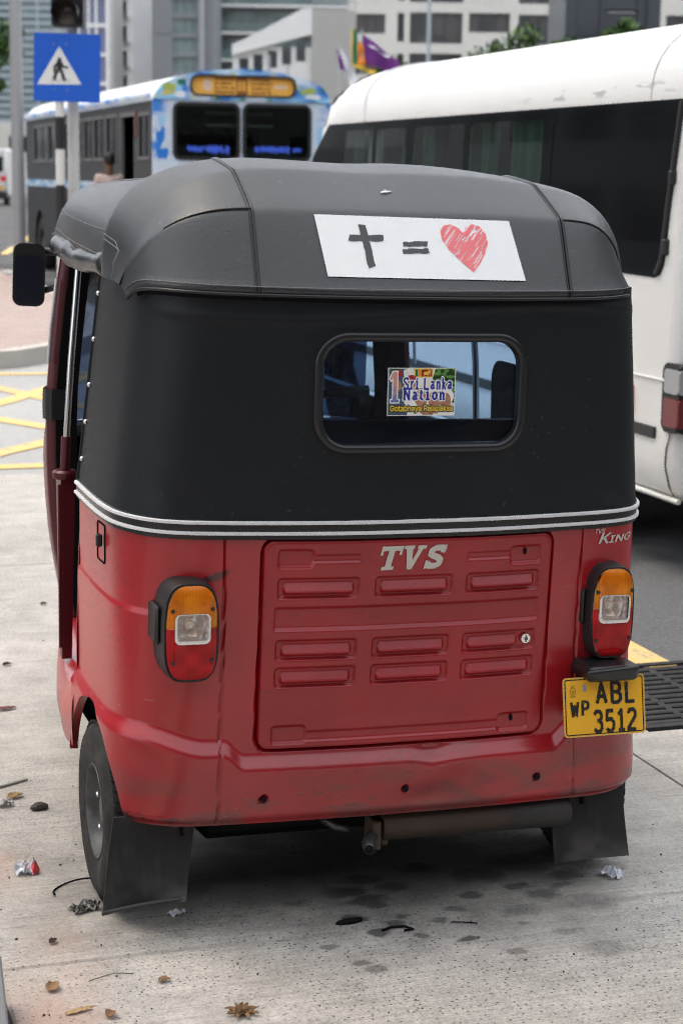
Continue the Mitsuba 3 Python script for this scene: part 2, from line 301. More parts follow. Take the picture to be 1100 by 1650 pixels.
def stroke_text(s, h, w=.085, gap=.2, x=0., z=0., xs=1.):
    out, cx = [], 0.
    for ch in s:
        if ch == ' ': cx += .4; continue
        ls = [LineString(l) for l in FONT[ch]]; g = unary_union([l.buffer(w, cap_style='flat' if ch not in 'i' else 'round', join_style='round') for l in ls])
        b = g.bounds; out.append(affinity.translate(g, cx-b[0])); cx += b[2]-b[0]+gap
    return affinity.translate(affinity.scale(unary_union(out), h*xs, h, origin=(0, 0)), x, z)
def text_poly(s, h, bold=True):
    m = meshkit.text_mesh(s, h, .001, bold); v, f = np.asarray(m.vertices), np.asarray(m.faces)
    f = f[(np.abs(v[f][:, :, 2]) < 1e-6).all(1)]
    return unary_union([Polygon(v[t][:, :2]).buffer(h*.004) for t in f])
def sstep(a, b, x): t = np.clip((x-a)/(b-a), 0, 1); return t*t*(3-2*t)

# ------------------------------------------------------------------ ground
def sheet(pts, z0, z1): return moved(prism(Polygon(pts), z1-z0), np.array([0, 0, z0]))
struct('asphalt_road', gridmesh(np.stack([*np.meshgrid(np.linspace(-500, 500, 11), np.linspace(-500, 500, 11), indexing='ij'), np.full((11, 11), -.012)], -1)), asph)
struct('crossing_road', sheet([(-30, 6.72), (1.5, 6.72), (4.5, 12.0), (3.1, 14), (2.6, 60), (-30, 60)], -.03, -.004), road2)
ap = 'concrete_apron'; labels[ap] = {'kind': 'structure'}
def slab(x0, x1, y0, y1):
    return bx(x0, x1, y0, y1, -.10, 0, .006)
sl = [(-.93, 1.1185, -4.5, -.026), (-.93, 1.1185, -.020, 4.2), (-2.6, -.936, -.9+1.2, 4.2), (-.93, 1.117, 4.207, 6.71), (-2.6, -.936, 4.207, 6.71)]
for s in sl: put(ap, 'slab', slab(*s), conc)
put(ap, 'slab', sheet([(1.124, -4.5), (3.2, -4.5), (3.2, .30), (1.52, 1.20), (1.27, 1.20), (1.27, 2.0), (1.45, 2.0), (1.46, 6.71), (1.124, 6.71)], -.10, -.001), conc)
# kerb and pavement at the photographer's side
kb = 'near_pavement'; labels[kb] = {'kind': 'structure'}
put(kb, 'paving', bx(-6, -1.50, -9, .25, -.1, .098), brickp)
shear = lambda v: np.stack([v[:, 0]+.088*(v[:, 1]+.19), v[:, 1], v[:, 2]], 1)
put(kb, 'kerb_edge', bx(-.962, -.942, -3, -.19, -.05, .112, .004), pr('kerb_edge', (.16, .16, .165), rough=.7), label='dark grey kerb edge', xf=shear)
put(kb, 'kerb', bx(-1.25, -.963, -3, -.19, -.1, .110, .006), kerb_cream, label='cream kerb top', xf=shear)
# far pavement island with a rounded kerb corner
isl = Polygon([(-12, 11.2), (-3, 11.9), (.2, 12.3), (.9, 12.65), (1.45, 13.35), (1.9, 14.3), (2.5, 17), (2.75, 26.5), (-12, 27.5)])
pv = 'brick_pavement'; labels[pv] = {'kind': 'structure'}
put(pv, 'paving', moved(prism(isl.buffer(-.16), .25), np.array([0, 0, -.102])), brickp)
put(pv, 'kerb', moved(prism(isl.difference(isl.buffer(-.157)), .26), np.array([0, 0, -.105])), kerbm)
# markings
def band(p, q, w, z=.0, mat=linem, name='yellow_marking'):
    p, q = np.array(p, float), np.array(q, float); t = (q-p)/np.linalg.norm(q-p); n = np.array([-t[1], t[0]])*w/2
    return trimesh.Trimesh([[*(p+n), z], [*(p-n), z], [*(q-n), z], [*(q+n), z]], [[0, 1, 2], [0, 2, 3]], process=False)
LINES = BOXLINES = None
# ------------------------------------------------------------------ auto rickshaw
BR = .017
RB = ry(BR)
AR = thing('auto_rickshaw', 'red three-wheeled auto rickshaw with black canvas hood parked on the concrete', 'auto rickshaw')
def ar(name, mesh, mat, smooth=False, label=None, parent=AR, body=True): return put(parent, name, mesh, mat, smooth, label, xf=RB if body else None)
LA = np.array([(0, -.012), (.2, -.010), (.40, .0), (.545, .022), (.606, .060), (.642, .100), (.662, .155), (.670, .25), (.672, .34), (.670, .60)])
LB = np.array([(0, -.033), (.20, -.027), (.36, -.006), (.515, .026), (.575, .061), (.613, .112), (.636, .171), (.648, .254), (.652, .34), (.652, .60)])
LT = np.array([(0, -.030), (.19, -.026), (.34, -.010), (.475, .020), (.532, .056), (.568, .108), (.590, .170), (.600, .254), (.604, .34), (.604, .58)])
U = np.array([0, 1, 2, 3, 3.6, 4.2, 4.8, 5.6, 6.4, 8.6])
def spl(L): return CubicSpline(U, L)
SA, SB, ST = spl(LA), spl(LB), spl(LT)
ue = np.linspace(0, 8.6, 1200)
def body_xy(u, z, crash=True):
    """right half outline of the red body at height z (arrays of one shape) -> x, y"""
    t = np.clip((z-.26)/.68, 0, 1)[..., None]
    P = SA(u)*(1-t) + SB(u)*t
    dP = SA(u, 1)*(1-t) + SB(u, 1)*t
    N = np.stack([dP[..., 1], -dP[..., 0]], -1); N /= np.linalg.norm(N, axis=-1, keepdims=True)
    zl = .402 + .036*sstep(.375, .425, P[..., 0]) + .035*sstep(.46, .62, P[..., 0])
    ins = -.030*sstep(zl-.016, zl+.026, z)*(1-.85*t[..., 0])
    ins = ins - .016*(1-sstep(.262, .292, z))**2
    ins = ins + .005*sstep(.755, .742, z)*sstep(.54, .60, P[..., 0])*sstep(.42, .5, z)
    return P + N*ins[..., None], N
XS = np.linspace(0, .60, 200); ZS = np.linspace(.26, .95, 180)
tab = []
for zz in ZS:
    P, _ = body_xy(ue, np.full_like(ue, zz)); k = ue < 5.2
    tab.append(np.interp(XS, P[k, 0], P[k, 1]))
_by = RegularGridInterpolator((ZS, XS), np.array(tab), bounds_error=False, fill_value=None)
def body_y(x, z): x = np.abs(np.asarray(x, float)); z = np.asarray(z, float); return _by(np.stack(np.broadcast_arrays(np.clip(z, .26, .95), x), -1))
def body_flat(x, z): return body_y(x, np.maximum(z, .50))           # the face of the door: no ledge
DX, DZ0, DZ1, DR = .3455, .4335, .918, .03
def sdf_rr(x, z, hx, z0, z1, r):
    qx = np.abs(x)-(hx-r); qz = np.abs(z-(z0+z1)/2)-((z1-z0)/2-r)
    return np.hypot(np.maximum(qx, 0), np.maximum(qz, 0)) + np.minimum(np.maximum(qx, qz), 0) - r
# --- lower body shell: fine grid over outline x height, gap for the door, seams, dents, wheel arches
def fine(base, marks, step):
    a = list(np.arange(base[0], base[1]+step/2, step))
    for m, w in marks: a = [q for q in a if abs(q-m) > w*1.6] + [m-1.5*w, m-.75*w, m, m+.75*w, m+1.5*w]
    return np.unique(np.array(a))
def build_body():
    # arc-length samples of the half outline
    P = SB(ue); s = np.r_[0, np.cumsum(np.hypot(*np.diff(P, axis=0).T))]
    sx = lambda x: np.interp(x, P[:900, 0], s[:900])
    ss = fine((0, s[-1]), [(sx(.428), .002)] + [(sx(DX+d), .0016) for d in (-.004, .002, .008)], .0042)
    u = np.interp(ss, s, ue); u = np.r_[-u[:0:-1], u]
    v = fine((0, 1), [], 1/165.)
    UU, VV = np.meshgrid(u, v, indexing='ij')
    P0 = SA(np.abs(u)); yy = P0[:, 1]
    arch = .215 + np.sqrt(np.maximum(.262**2-(yy-.345)**2, 0))
    z0 = np.where((np.abs(P0[:, 0]) > .55) & (np.abs(yy-.345) < .262), np.maximum(.262, arch), .262)
    z0 = np.where(yy > .345, np.maximum(z0, .262), z0)
    ZZ = z0[:, None] + (.945-z0)[:, None]*VV
    X, N = body_xy(np.abs(UU), ZZ); sg = np.where(UU < 0, -1., 1.)
    x = X[..., 0]*sg; y = X[..., 1]
    d = sdf_rr(x, ZZ, DX, DZ0, DZ1, DR)
    rear = (y < .10)
    push = -.016*sstep(.0065, .0035, d)*rear
    push -= .008*sstep(.0026, .0006, np.abs(np.abs(x)-.430-.006*sstep(.5, .3, ZZ)))*rear*(ZZ > .27)
    q = np.stack([x*6, y*6, ZZ*6], -1)
    push += .005*(meshkit.fbm(q, 3, 2)-.5)*sstep(.55, .35, ZZ) + .0022*(meshkit.fbm(q*.6, 3, 5)-.5)
    push += -.013*np.exp(-((x-.07)/.035)**2-((ZZ-.405)/.018)**2) + .006*np.exp(-((x-.12)/.05)**2-((ZZ-.39)/.03)**2)-.009*np.exp(-((x-.055)/.05)**2-((ZZ-.30)/.03)**2)
    for hx, hz in ((-.333, .323), (.003, .326), (.336, .329)): push -= .02*sstep(.0075, .005, np.hypot(x-hx, ZZ-hz))*rear
    V = np.stack([x+N[..., 0]*sg*push, y+N[..., 1]*push, ZZ], -1)
    inner = np.stack([x-N[..., 0]*sg*.02, y-N[..., 1]*.02, ZZ], -1)
    return gridmesh(V), gridmesh(np.concatenate([V[:, :1], inner[:, :1]], 1)), gridmesh(inner[::4, ::12])
outer, lip, inner = build_body()
ar('lower_body', join(outer, lip), red, True, 'faded red rear body shell with dents along its lower edge')
ar('inner_lining', inner, matte, True)
for hx, hz in ((-.333, .323), (.003, .326), (.336, .329)):
    ar('bolt_hole', upright(prism(Point(hx, hz).buffer(.0062), .004), float(body_y(hx, hz))+.0), matte)
# --- engine door with pressed louvres
def relief(x, z):
    h = np.zeros_like(x)
    def rr(cx, cz, w, hh, r=.008): return sdf_rr(x-cx, z, w/2, cz-hh/2, cz+hh/2, r)
    for cz in (.8085, .666, .602):
        for k, cx in enumerate((-.2195, .0025, .2215)):
            w = .184
            d = rr(cx, cz, w, .044); h -= .0075*sstep(.003, -.003, d)
            ww = w-.028 if not (k == 2 and cz == .666) else w-.062
            c2 = cx if ww > .14 else cx-.017
            d2 = rr(c2, cz+.001, ww, .026, .006)
            prof = .0125*np.clip((cz+.014-z)/.022, 0, 1)
            h += np.where(d2 < .003, prof*sstep(.003, -.003, d2), 0)
    d = sdf_rr(x, z, .316, .713, .763, .004); h -= .0085*sstep(.005, -.005, d)
    for cx, cz in ((-.2735, .876), (.2765, .869), (-.2755, .467), (.2705, .466)): h -= .0085*sstep(.004, -.004, rr(cx, cz, .077, .040))
    for x0, x1, cz, hh in ((-.236, -.126, .876, .016), (.128, .24, .872, .016), (-.237, .232, .462, .022)):
        h -= .005*sstep(.004, -.004, rr((x0+x1)/2, cz, x1-x0, hh, .004))
    return h
def build_door():
    gx = np.linspace(-DX, DX, 271); gz = np.linspace(DZ0, DZ1, 193)
    X, Z = np.meshgrid(gx, gz, indexing='ij')
    d = sdf_rr(X, Z, DX, DZ0, DZ1, DR)
    out = d > 0                                    # pull the outside corner points onto the rounded corner
    cx, cz = np.sign(X)*(DX-DR), np.where(Z > .67, DZ1-DR, DZ0+DR); L = np.hypot(X-cx, Z-cz)+1e-9
    X2 = np.where(out, cx+(X-cx)*DR/L, X); Z2 = np.where(out, cz+(Z-cz)*DR/L, Z)
    edge = np.minimum(0, -sdf_rr(X2, Z2, DX, DZ0, DZ1, DR)-.006)
    y = body_flat(X2, Z2) - .005 - relief(X2, Z2) + .5*np.abs(edge) - .0012*(meshkit.fbm(np.stack([X2*5, X2*0, Z2*5], -1), 3, 9)-.5)
    y = y + np.where((np.arange(271)[:, None] % 270 == 0) | (np.arange(193)[None] % 192 == 0), .012, 0)
    return gridmesh(np.stack([X2, y, Z2], -1))
dk = ar('engine_door', build_door(), red_d, 40, 'red engine door pressed with three rows of louvres')
lk = lathe([(.0, -.006), (.006, -.006), (.0065, -.004), (.011, -.004), (.0118, 0), (.0118, .006)], 'y', 24)
ar('lock', moved(lk, np.array([.289, float(body_flat(.289, .668))-.006, .668])), chrome, 30, 'round chrome lock', dk)
ar('keyhole', upright(prism(unary_union([Point(.289, .668).buffer(.0045), sbox(.2875, .660, .2905, .676)]), .0006), float(body_flat(.289, .668))-.0122), steel, False, None, dk)
for hx, hz in ((.276, .876), (.269, .474)):
    ar('screw_hole', upright(prism(affinity.scale(Point(hx, hz).buffer(.0055), .75, 1.5), .001), float(body_flat(hx, hz))+.0016), matte, parent=dk)
def slab_letters():
    t = unary_union([sbox(0, .8, .92, 1), sbox(0, .62, .11, 1), sbox(.81, .62, .92, 1), sbox(.33, 0, .59, 1), sbox(.2, 0, .72, .15)])
    v = unary_union([sbox(-.02, .86, .42, 1), sbox(.56, .86, .94, 1), Polygon([(.06, .95), (.34, .95), (.48, .38), (.64, .95), (.84, .95), (.55, 0), (.34, 0)])])
    s = LineString([(.74, .74), (.62, .88), (.36, .88), (.2, .78), (.2, .62), (.34, .54), (.56, .46), (.68, .36), (.66, .2), (.5, .12), (.26, .12), (.13, .26)]).buffer(.125, cap_style='flat')
    s = unary_union([s, sbox(.05, 0, .15, .36), sbox(.70, .66, .80, 1)])
    g = unary_union([t, affinity.translate(v, .98), affinity.translate(s, 2.0)])
    g = affinity.skew(g, xs=14, origin=(0, 0)); b = g.bounds
    return affinity.translate(affinity.scale(affinity.translate(g, -b[0], 0), .159/(b[2]-b[0]), .055, origin=(0, 0)), -.084, .847)
ar('lettering', drape(slab_letters(), body_flat, .0068), decal_silver, False, 'slanted silver lettering on the engine door', dk)
kg = unary_union([text_poly('K', .024), affinity.translate(affinity.scale(text_poly('ING', .0165), 1.25, 1, origin=(0, 0)), .0215, 0)]); kg = affinity.skew(kg, xs=16, origin=(0, 0)); kg = affinity.translate(affinity.scale(kg, .112/(kg.bounds[2]-kg.bounds[0]), 1, origin=(0, 0)), .470, .8815)
ks = affinity.translate(affinity.skew(text_poly('TVS', .0110), xs=14, origin=(0, 0)), .460, .9060)
ar('badge', drape(unary_union([kg, ks]), body_y, .0025), decal_silver, False, 'small silver lettering badge under the trim')
# --- double silver trim round the top of the red body
def rim_line(z, out, L=SB, u1=8.6):
    u = np.linspace(-u1, u1, 161); P = L(np.abs(u)); dP = L(np.abs(u), 1); N = np.stack([dP[:, 1], -dP[:, 0]], 1); N /= np.linalg.norm(N, axis=1)[:, None]
    P = P+N*out; return np.stack([P[:, 0]*np.where(u < 0, -1, 1), P[:, 1], np.full(len(u), z)], 1)
def strip(z0, z1, out, thick):
    A = [rim_line(z, o) for z, o in ((z0, -.004), (z0, out), (z0+.0015, out+thick), (z1-.0015, out+thick), (z1, out), (z1, -.004))]
    return gridmesh(np.stack(A, 1))
ar('trim_strip', strip(.9535, .9625, .003, .006), silver, 40, 'upper silver trim strip')
ar('trim_strip', strip(.9300, .9385, .003, .006), silver, 40, 'lower silver trim strip')
ar('trim_band_shade', strip(.920, .9660, .000, .003), blk_s, 40, 'black band between the silver strips with a painted shadow line below')  # below the lower strip the black is a painted shadow line
for s_ in (-1,):
    ff = loop_line = rrect(.275, .352, .818, .907, .008).exterior; ffp = np.array([ff.interpolate(k/60, normalized=True).coords[0] for k in range(60)])
    ffx = [float(body_xy(np.array([np.interp(a, [.25, .34, .60], [5.6, 6.4, 8.6])]), np.array([b]))[0][0, 0])+.0005 for a, b in ffp]
    ar('filler_flap', tube(np.stack([-np.array(ffx), ffp[:, 0], ffp[:, 1]], 1), .0022, 5, closed=True), matte, True); ar('flap_latch', bx(-.662, -.648, .29, .305, .855, .885, .003), blk)
# --- canvas
def canv_xy(u, z):
    t = np.clip((z-.955)/.505, 0, 1)[..., None]; return (SB(u)+np.array([0, -.002]))*(1-t) + ST(u)*t
XS2 = np.linspace(0, .55, 150); ZS2 = np.linspace(.95, 1.48, 60)
_cy = RegularGridInterpolator((ZS2, XS2), np.array([np.interp(XS2, *(canv_xy(ue, np.full_like(ue, z))[ue < 4.6].T)) for z in ZS2]), bounds_error=False, fill_value=None)
def canv_y(x, z): x = np.abs(np.asarray(x, float)); z = np.asarray(z, float); return _cy(np.stack(np.broadcast_arrays(z, x), -1))
WX, WZ0, WZ1, WR = .236, 1.126, 1.366, .062
def build_canvas():
    u = np.linspace(-8.6, 8.6, 421); z = np.linspace(.955, 1.475, 131)
    UU, ZZ = np.meshgrid(u, z, indexing='ij'); P = canv_xy(np.abs(UU), ZZ)
    x = P[..., 0]*np.where(UU < 0, -1, 1); y = P[..., 1]
    q = np.stack([x*2.2, y*2.2, ZZ*1.6], -1)
    y = y + .009*(meshkit.fbm(q, 3, 3)-.5) + .0022*np.sin(x*48+3*meshkit.noise(q*2))*np.exp(-(ZZ-.955)/.035)*(y < .15) + .004*np.sin((x*.8+ZZ)*34)*np.exp(-((np.abs(x)-.52)/.07)**2-((ZZ-.99)/.05)**2) - .004*np.exp(-((ZZ-1.42-.02*np.sin(x*5))/.012)**2)
    w = sdf_rr(x, ZZ, WX, WZ0, WZ1, WR); y = y - .006*np.exp(-np.maximum(w, 0)/.02)*(y < .1)
    V = np.stack([x, y, ZZ], -1)
    wc = (w[:-1, :-1] > -.004) | (y[:-1, :-1] > .1)
    return gridmesh(V, wc), gridmesh(V+np.stack([-np.sign(x)*.006*(np.abs(x) > .5), np.full_like(x, .006), x*0], -1), wc)
co, ci = build_canvas()
ar('rear_canvas', co, canv, True, 'black vinyl rear canvas'); ar('canvas_lining', ci, matte, True)
# window gasket
g = rrect(-WX, WX, WZ0, WZ1, WR, 10)
def loop(g, n=160):
    r = g.exterior; return np.array([r.interpolate(k/n, normalized=True).coords[0] for k in range(n)])
def gasket():
    rows = []
    for grow, out in ((.014, -.004), (.0135, .006), (.010, .011), (.002, .0125), (-.004, .010), (-.0075, .004), (-.0085, -.012)):
        p = loop(rrect(-WX-grow, WX+grow, WZ0-grow, WZ1+grow, WR+grow, 10)); rows.append(np.stack([p[:, 0], canv_y(p[:, 0], p[:, 1])-.006-out, p[:, 1]], 1))
    V = np.stack(rows, 1); V = np.concatenate([V, V[:1]], 0); m = gridmesh(V); m.merge_vertices(); return m
wf = ar('rear_window', gasket(), blk_s, 50, 'black rubber gasket of the rear window')
ar('pane', drape(rrect(-WX+.003, WX-.003, WZ0+.003, WZ1-.003, WR-.003), canv_y, -.001, .02), glass_tint, True, 'bluish clear window film', wf)
# sticker on the pane
sk = 'window_sticker'
def on_pane(g, off): return drape(g, canv_y, .002+off, .02)
def P2(*pts): return Polygon(pts)
sx0, sx1, sz0, sz1 = -.0815, .0775, 1.195, 1.301
sroot = ar('sticker', on_pane(sbox(sx0, sz0, sx1, sz1), 0), pr('st_white', (.75, .73, .70), rough=.35), False, 'small colour print sticker on the rear window', wf)
skin = pr('st_skin', proc(lambda p, n, uv: mix((.30, .13, .075), (.50, .27, .18), fbm(p.x*120, 0, p.z*120, 2))), rough=.35)
leafc = pr('st_leaf', proc(lambda p, n, uv: mix((.008, .04, .008), (.10, .26, .05), smoothstep(.35, .65, noise(p.x*150, 0, p.z*150)))), rough=.35)
ink_navy = pr('st_navy', (.018, .022, .25), rough=.35); ink_w = pr('st_pale', (.82, .82, .80), rough=.35); ink_gold = pr('st_gold', (.75, .52, .05), rough=.35)
ink_mar = pr('st_maroon', (.30, .012, .02), rough=.35); ink_or = pr('st_orange', (.75, .22, .02), rough=.35); ink_gr = pr('st_green', (.01, .14, .07), rough=.35)
W_ = sx1-sx0; H_ = sz1-sz0
def sp(x, z): return (sx0+x*W_, sz0+z*H_)
def ell(cx, cz, rx_, rz_): c = sp(cx, cz); return affinity.scale(Point(c).buffer(1), rx_*W_, rz_*H_)
rect = sbox(*sp(.012, .015), *sp(.988, .985))
def pp(*L): return Polygon([sp(*q) for q in L]).intersection(rect)
sk_layers = [(pp((0, 0), (.30, 0), (.22, 1), (0, 1)), pr('st_darkblue', (.05, .08, .12), rough=.35), .0002), (pp((.60, .45), (.7, 1), (1, 1), (1, .25)).union(pp((.05, .8), (.3, 1), (.05, 1))), leafc, .0002),
    (unary_union([ell(.70, .52, .10, .16), ell(.42, .72, .09, .14), ell(.88, .40, .10, .16), ell(.52, .30, .13, .2), ell(.34, .35, .1, .2)]).intersection(rect), ink_w, .0003),
    (unary_union([ell(.36, .66, .075, .13), ell(.50, .38, .10, .2), ell(.70, .34, .10, .18), ell(.86, .30, .08, .18), ell(.14, .62, .06, .12), ell(.60, .12, .12, .12)]).intersection(rect), skin, .0004),
    (unary_union([ell(.14, .88, .07, .07), ell(.34, .80, .07, .05)]).intersection(rect), ink_mar, .0005),
    (sbox(*sp(.38, .80), *sp(.66, .985)), ink_gold, .0005), (sbox(*sp(.40, .82), *sp(.435, .965)), ink_gr, .0006), (sbox(*sp(.44, .82), *sp(.475, .965)), ink_or, .0006), (sbox(*sp(.485, .82), *sp(.645, .965)), ink_mar, .0006),
    (unary_union([ell(.56, .885, .04, .035), ell(.60, .92, .02, .03), LineString([sp(.53, .84), sp(.54, .88)]).buffer(.001), LineString([sp(.59, .84), sp(.585, .88)]).buffer(.001), LineString([sp(.62, .85), sp(.62, .95)]).buffer(.0008)]), ink_gold, .0007)]
one = affinity.translate(affinity.scale(unary_union([sbox(.22, 0, .5, 1), sbox(.08, 0, .64, .09), Polygon([(.22, 1), (.0, .78), (.08, .70), (.3, .86)])]), .034, .068, origin=(0, 0)), *sp(.03, .28))
t1 = stroke_text('Sri Lanka', .0245, .095, .16, *sp(.225, .56), xs=.98); t2 = stroke_text('Nation', .0245, .095, .16, *sp(.225, .335), xs=.98)
s1 = (.115-0)/(t1.bounds[2]-t1.bounds[0]); t1 = affinity.scale(t1, s1, 1, origin=(t1.bounds[0], 0))
s2 = .098/(t2.bounds[2]-t2.bounds[0]); t2 = affinity.scale(t2, s2, 1, origin=(t2.bounds[0], 0))
gt = text_poly('Gotabhaya Rajapaksa', .0125); gt = affinity.translate(affinity.scale(gt, .148/(gt.bounds[2]-gt.bounds[0]), 1, origin=(0, 0)), *sp(.035, .10))
words = unary_union([t1, t2])
sk_layers += [(one.buffer(.0022).intersection(rect), ink_w, .0008), (one, pr('st_face', proc(lambda p, n, uv: mix((.10, .16, .42), (.55, .28, .24), smoothstep(1.235, 1.275, p.z+.02*noise(p.x*200, 0, p.z*200)))), rough=.35), .0009),
              (words.buffer(.0020).intersection(rect), ink_w, .0010), (words, ink_navy, .0012), (gt.buffer(.0018).intersection(rect), ink_blk, .0010), (gt, ink_gold, .0012)]
for k, (g_, m_, o_) in enumerate([(q_, m_, o_) for g_, m_, o_ in sk_layers for q_ in ((polys(g_) if m_ == leafc else [g_]))]): ar('sticker_print', on_pane(g_, o_), m_, parent=wf)
# --- hood
def half(pts, n=46):
    p = np.array(pts, float); t = np.r_[0, np.cumsum(np.linalg.norm(np.diff(p, axis=0), axis=1))]; t /= t[-1]
    return CubicSpline(t, p)(np.linspace(0, 1, n)) if len(p) > 3 else np.stack([np.interp(np.linspace(0, 1, n), t, p[:, k]) for k in range(3)], 1)
def hz(y, L, dz=0): return [(x, y, z+dz) for x, z in L]
HO = [half([(0, -.045, 1.452), (.19, -.041, 1.452), (.34, -.026, 1.453), (.475, .004, 1.455), (.54, .040, 1.457), (.582, .088, 1.458), (.606, .135, 1.452), (.622, .165, 1.432)]),
      half([(0, -.049, 1.466), (.19, -.045, 1.466), (.34, -.030, 1.467), (.475, .000, 1.469), (.54, .036, 1.471), (.584, .086, 1.472), (.610, .138, 1.466), (.626, .170, 1.446)]),
      half([(0, -.040, 1.480), (.19, -.036, 1.480), (.34, -.022, 1.481), (.472, .008, 1.483), (.536, .044, 1.485), (.580, .095, 1.486), (.609, .148, 1.478), (.628, .180, 1.452)]),
      half([(0, .028, 1.625), (.19, .031, 1.625), (.34, .040, 1.624), (.455, .056, 1.618), (.53, .084, 1.595), (.580, .122, 1.556), (.612, .165, 1.505), (.632, .200, 1.458)]),
      half([(0, .040, 1.640), (.19, .043, 1.640), (.34, .052, 1.639), (.45, .068, 1.633), (.525, .096, 1.609), (.577, .132, 1.568), (.612, .175, 1.512), (.634, .210, 1.460)]),
      half(hz(.19, [(0, 1.718), (.19, 1.718), (.36, 1.712), (.47, 1.684), (.545, 1.628), (.592, 1.562), (.617, 1.505), (.634, 1.462)])),
      half(hz(.215, [(0, 1.726), (.19, 1.726), (.365, 1.720), (.475, 1.692), (.55, 1.636), (.597, 1.568), (.620, 1.508), (.636, 1.465)])),
      half(hz(.37, [(0, 1.747), (.2, 1.747), (.39, 1.740), (.495, 1.714), (.578, 1.665), (.622, 1.600), (.637, 1.54), (.640, 1.47)])),
      half(hz(.40, [(0, 1.746), (.2, 1.746), (.388, 1.739), (.492, 1.713), (.575, 1.664), (.618, 1.600), (.633, 1.54), (.636, 1.472)])),
      half(hz(.42, [(0, 1.716), (.2, 1.716), (.375, 1.703), (.465, 1.673), (.532, 1.628), (.576, 1.578), (.598, 1.535), (.608, 1.488)])),
      half(hz(.70, [(0, 1.722), (.2, 1.721), (.39, 1.706), (.47, 1.688), (.54, 1.652), (.583, 1.602), (.600, 1.55), (.604, 1.494)])),
      half(hz(1.15, [(0, 1.708), (.2, 1.706), (.38, 1.692), (.46, 1.679), (.53, 1.658), (.570, 1.624), (.587, 1.575), (.590, 1.512)])),
      half(hz(1.58, [(0, 1.692), (.19, 1.691), (.355, 1.683), (.43, 1.676), (.485, 1.656), (.520, 1.615), (.534, 1.57), (.541, 1.522)])),
      half(hz(1.80, [(0, 1.668), (.18, 1.667), (.33, 1.657), (.40, 1.648), (.46, 1.625), (.50, 1.588), (.515, 1.55), (.522, 1.517)])),
      half(hz(1.97, [(0, 1.60), (.17, 1.598), (.31, 1.586), (.38, 1.570), (.43, 1.550), (.47, 1.53), (.485, 1.518), (.49, 1.508)]))]
H3 = np.stack(HO, 0)
def chaikin(A):
    q = .8*A[:-1]+.2*A[1:]; r = .2*A[:-1]+.8*A[1:]; B = np.stack([q, r], 1).reshape(-1, *A.shape[1:]); return np.concatenate([A[:1], B, A[-1:]], 0)
HS = chaikin(chaikin(H3))
H3R = [H3[k]*np.array([.945, 1, 1]) for k in range(3)] + [
      half([(0, .028, 1.625), (.19, .031, 1.622), (.34, .040, 1.618), (.43, .058, 1.610), (.49, .090, 1.585), (.535, .130, 1.545), (.562, .172, 1.50), (.580, .205, 1.456)]),
      half([(0, .040, 1.640), (.19, .043, 1.637), (.34, .052, 1.632), (.43, .070, 1.624), (.49, .102, 1.598), (.537, .140, 1.556), (.564, .182, 1.508), (.583, .214, 1.458)]),
      half(hz(.19, [(0, 1.718), (.19, 1.714), (.345, 1.700), (.44, 1.680), (.515, 1.642), (.560, 1.585), (.580, 1.52), (.590, 1.462)])),
      half(hz(.215, [(0, 1.726), (.19, 1.722), (.35, 1.708), (.445, 1.690), (.522, 1.652), (.567, 1.592), (.584, 1.525), (.593, 1.465)])),
      half(hz(.37, [(0, 1.747), (.2, 1.742), (.36, 1.724), (.46, 1.708), (.535, 1.688), (.592, 1.648), (.612, 1.57), (.612, 1.472)])),
      half(hz(.40, [(0, 1.746), (.2, 1.741), (.358, 1.723), (.458, 1.707), (.532, 1.687), (.588, 1.647), (.610, 1.57), (.610, 1.474)])),
      half(hz(.42, [(0, 1.716), (.2, 1.714), (.35, 1.700), (.445, 1.680), (.515, 1.650), (.565, 1.60), (.590, 1.54), (.600, 1.488)]))] + list(H3[10:])
H3R = np.stack(H3R, 0); RS = chaikin(chaikin(H3R))
HSf = np.concatenate([HS[:, ::-1]*np.array([-1, 1, 1]), RS[:, 1:]], 1)
q_ = HSf*np.array([2.5, 2.5, 2.5]); HSf = HSf + np.stack([np.zeros(HSf.shape[:2]), np.zeros(HSf.shape[:2]), .010*(meshkit.fbm(q_, 3, 11)-.5)], -1)
hood = ar('hood', gridmesh(HSf), canv2, 45, 'black vinyl roof hood with piped seams')
ar('hood_lining', gridmesh(HSf[:, 2:-2]*np.array([.985, 1, 1])+np.array([0, .012, -.012])), matte, True)
# hood face between lip and crease: y as a function of x, z
fz = np.concatenate([H3[2:4]], 0)
def hood_y(x, z):
    x = np.abs(np.asarray(x, float)); a, b = H3[2], H3[3]
    ya, yb = np.interp(x, a[:, 0], a[:, 1]), np.interp(x, b[:, 0], b[:, 1]); za, zb = np.interp(x, a[:, 0], a[:, 2]), np.interp(x, b[:, 0], b[:, 2])
    t = np.clip((np.asarray(z)-za)/(zb-za), -.1, 1.1); return ya+(yb-ya)*t
def hpath(col, rows): # along the hood at half-index col (fraction of lateral arc), both sides
    return HSf[rows, col]
nC = HSf.shape[1]//2
def piping(x, y1):
    P = []
    for row in HSf:
        o = np.argsort(row[:, 0]); P.append([x, np.interp(x, row[o, 0], row[o, 1]), np.interp(x, row[o, 0], row[o, 2])])
    P = np.array(P); return P[P[:, 1] <= y1]
for x in (-.378, .348):
    p = piping(x, 1.9); n = np.gradient(p, axis=0); n /= np.linalg.norm(n, axis=1)[:, None]; nn = np.stack([n[:, 0]*0, -n[:, 2], n[:, 1]], 1)
    ar('piping', join(tube(p+nn*.0015+[.0035, 0, 0], .0032, 6), tube(p+nn*.001-[.0035, 0, 0], .0022, 6)), blk_s, True, parent=hood)
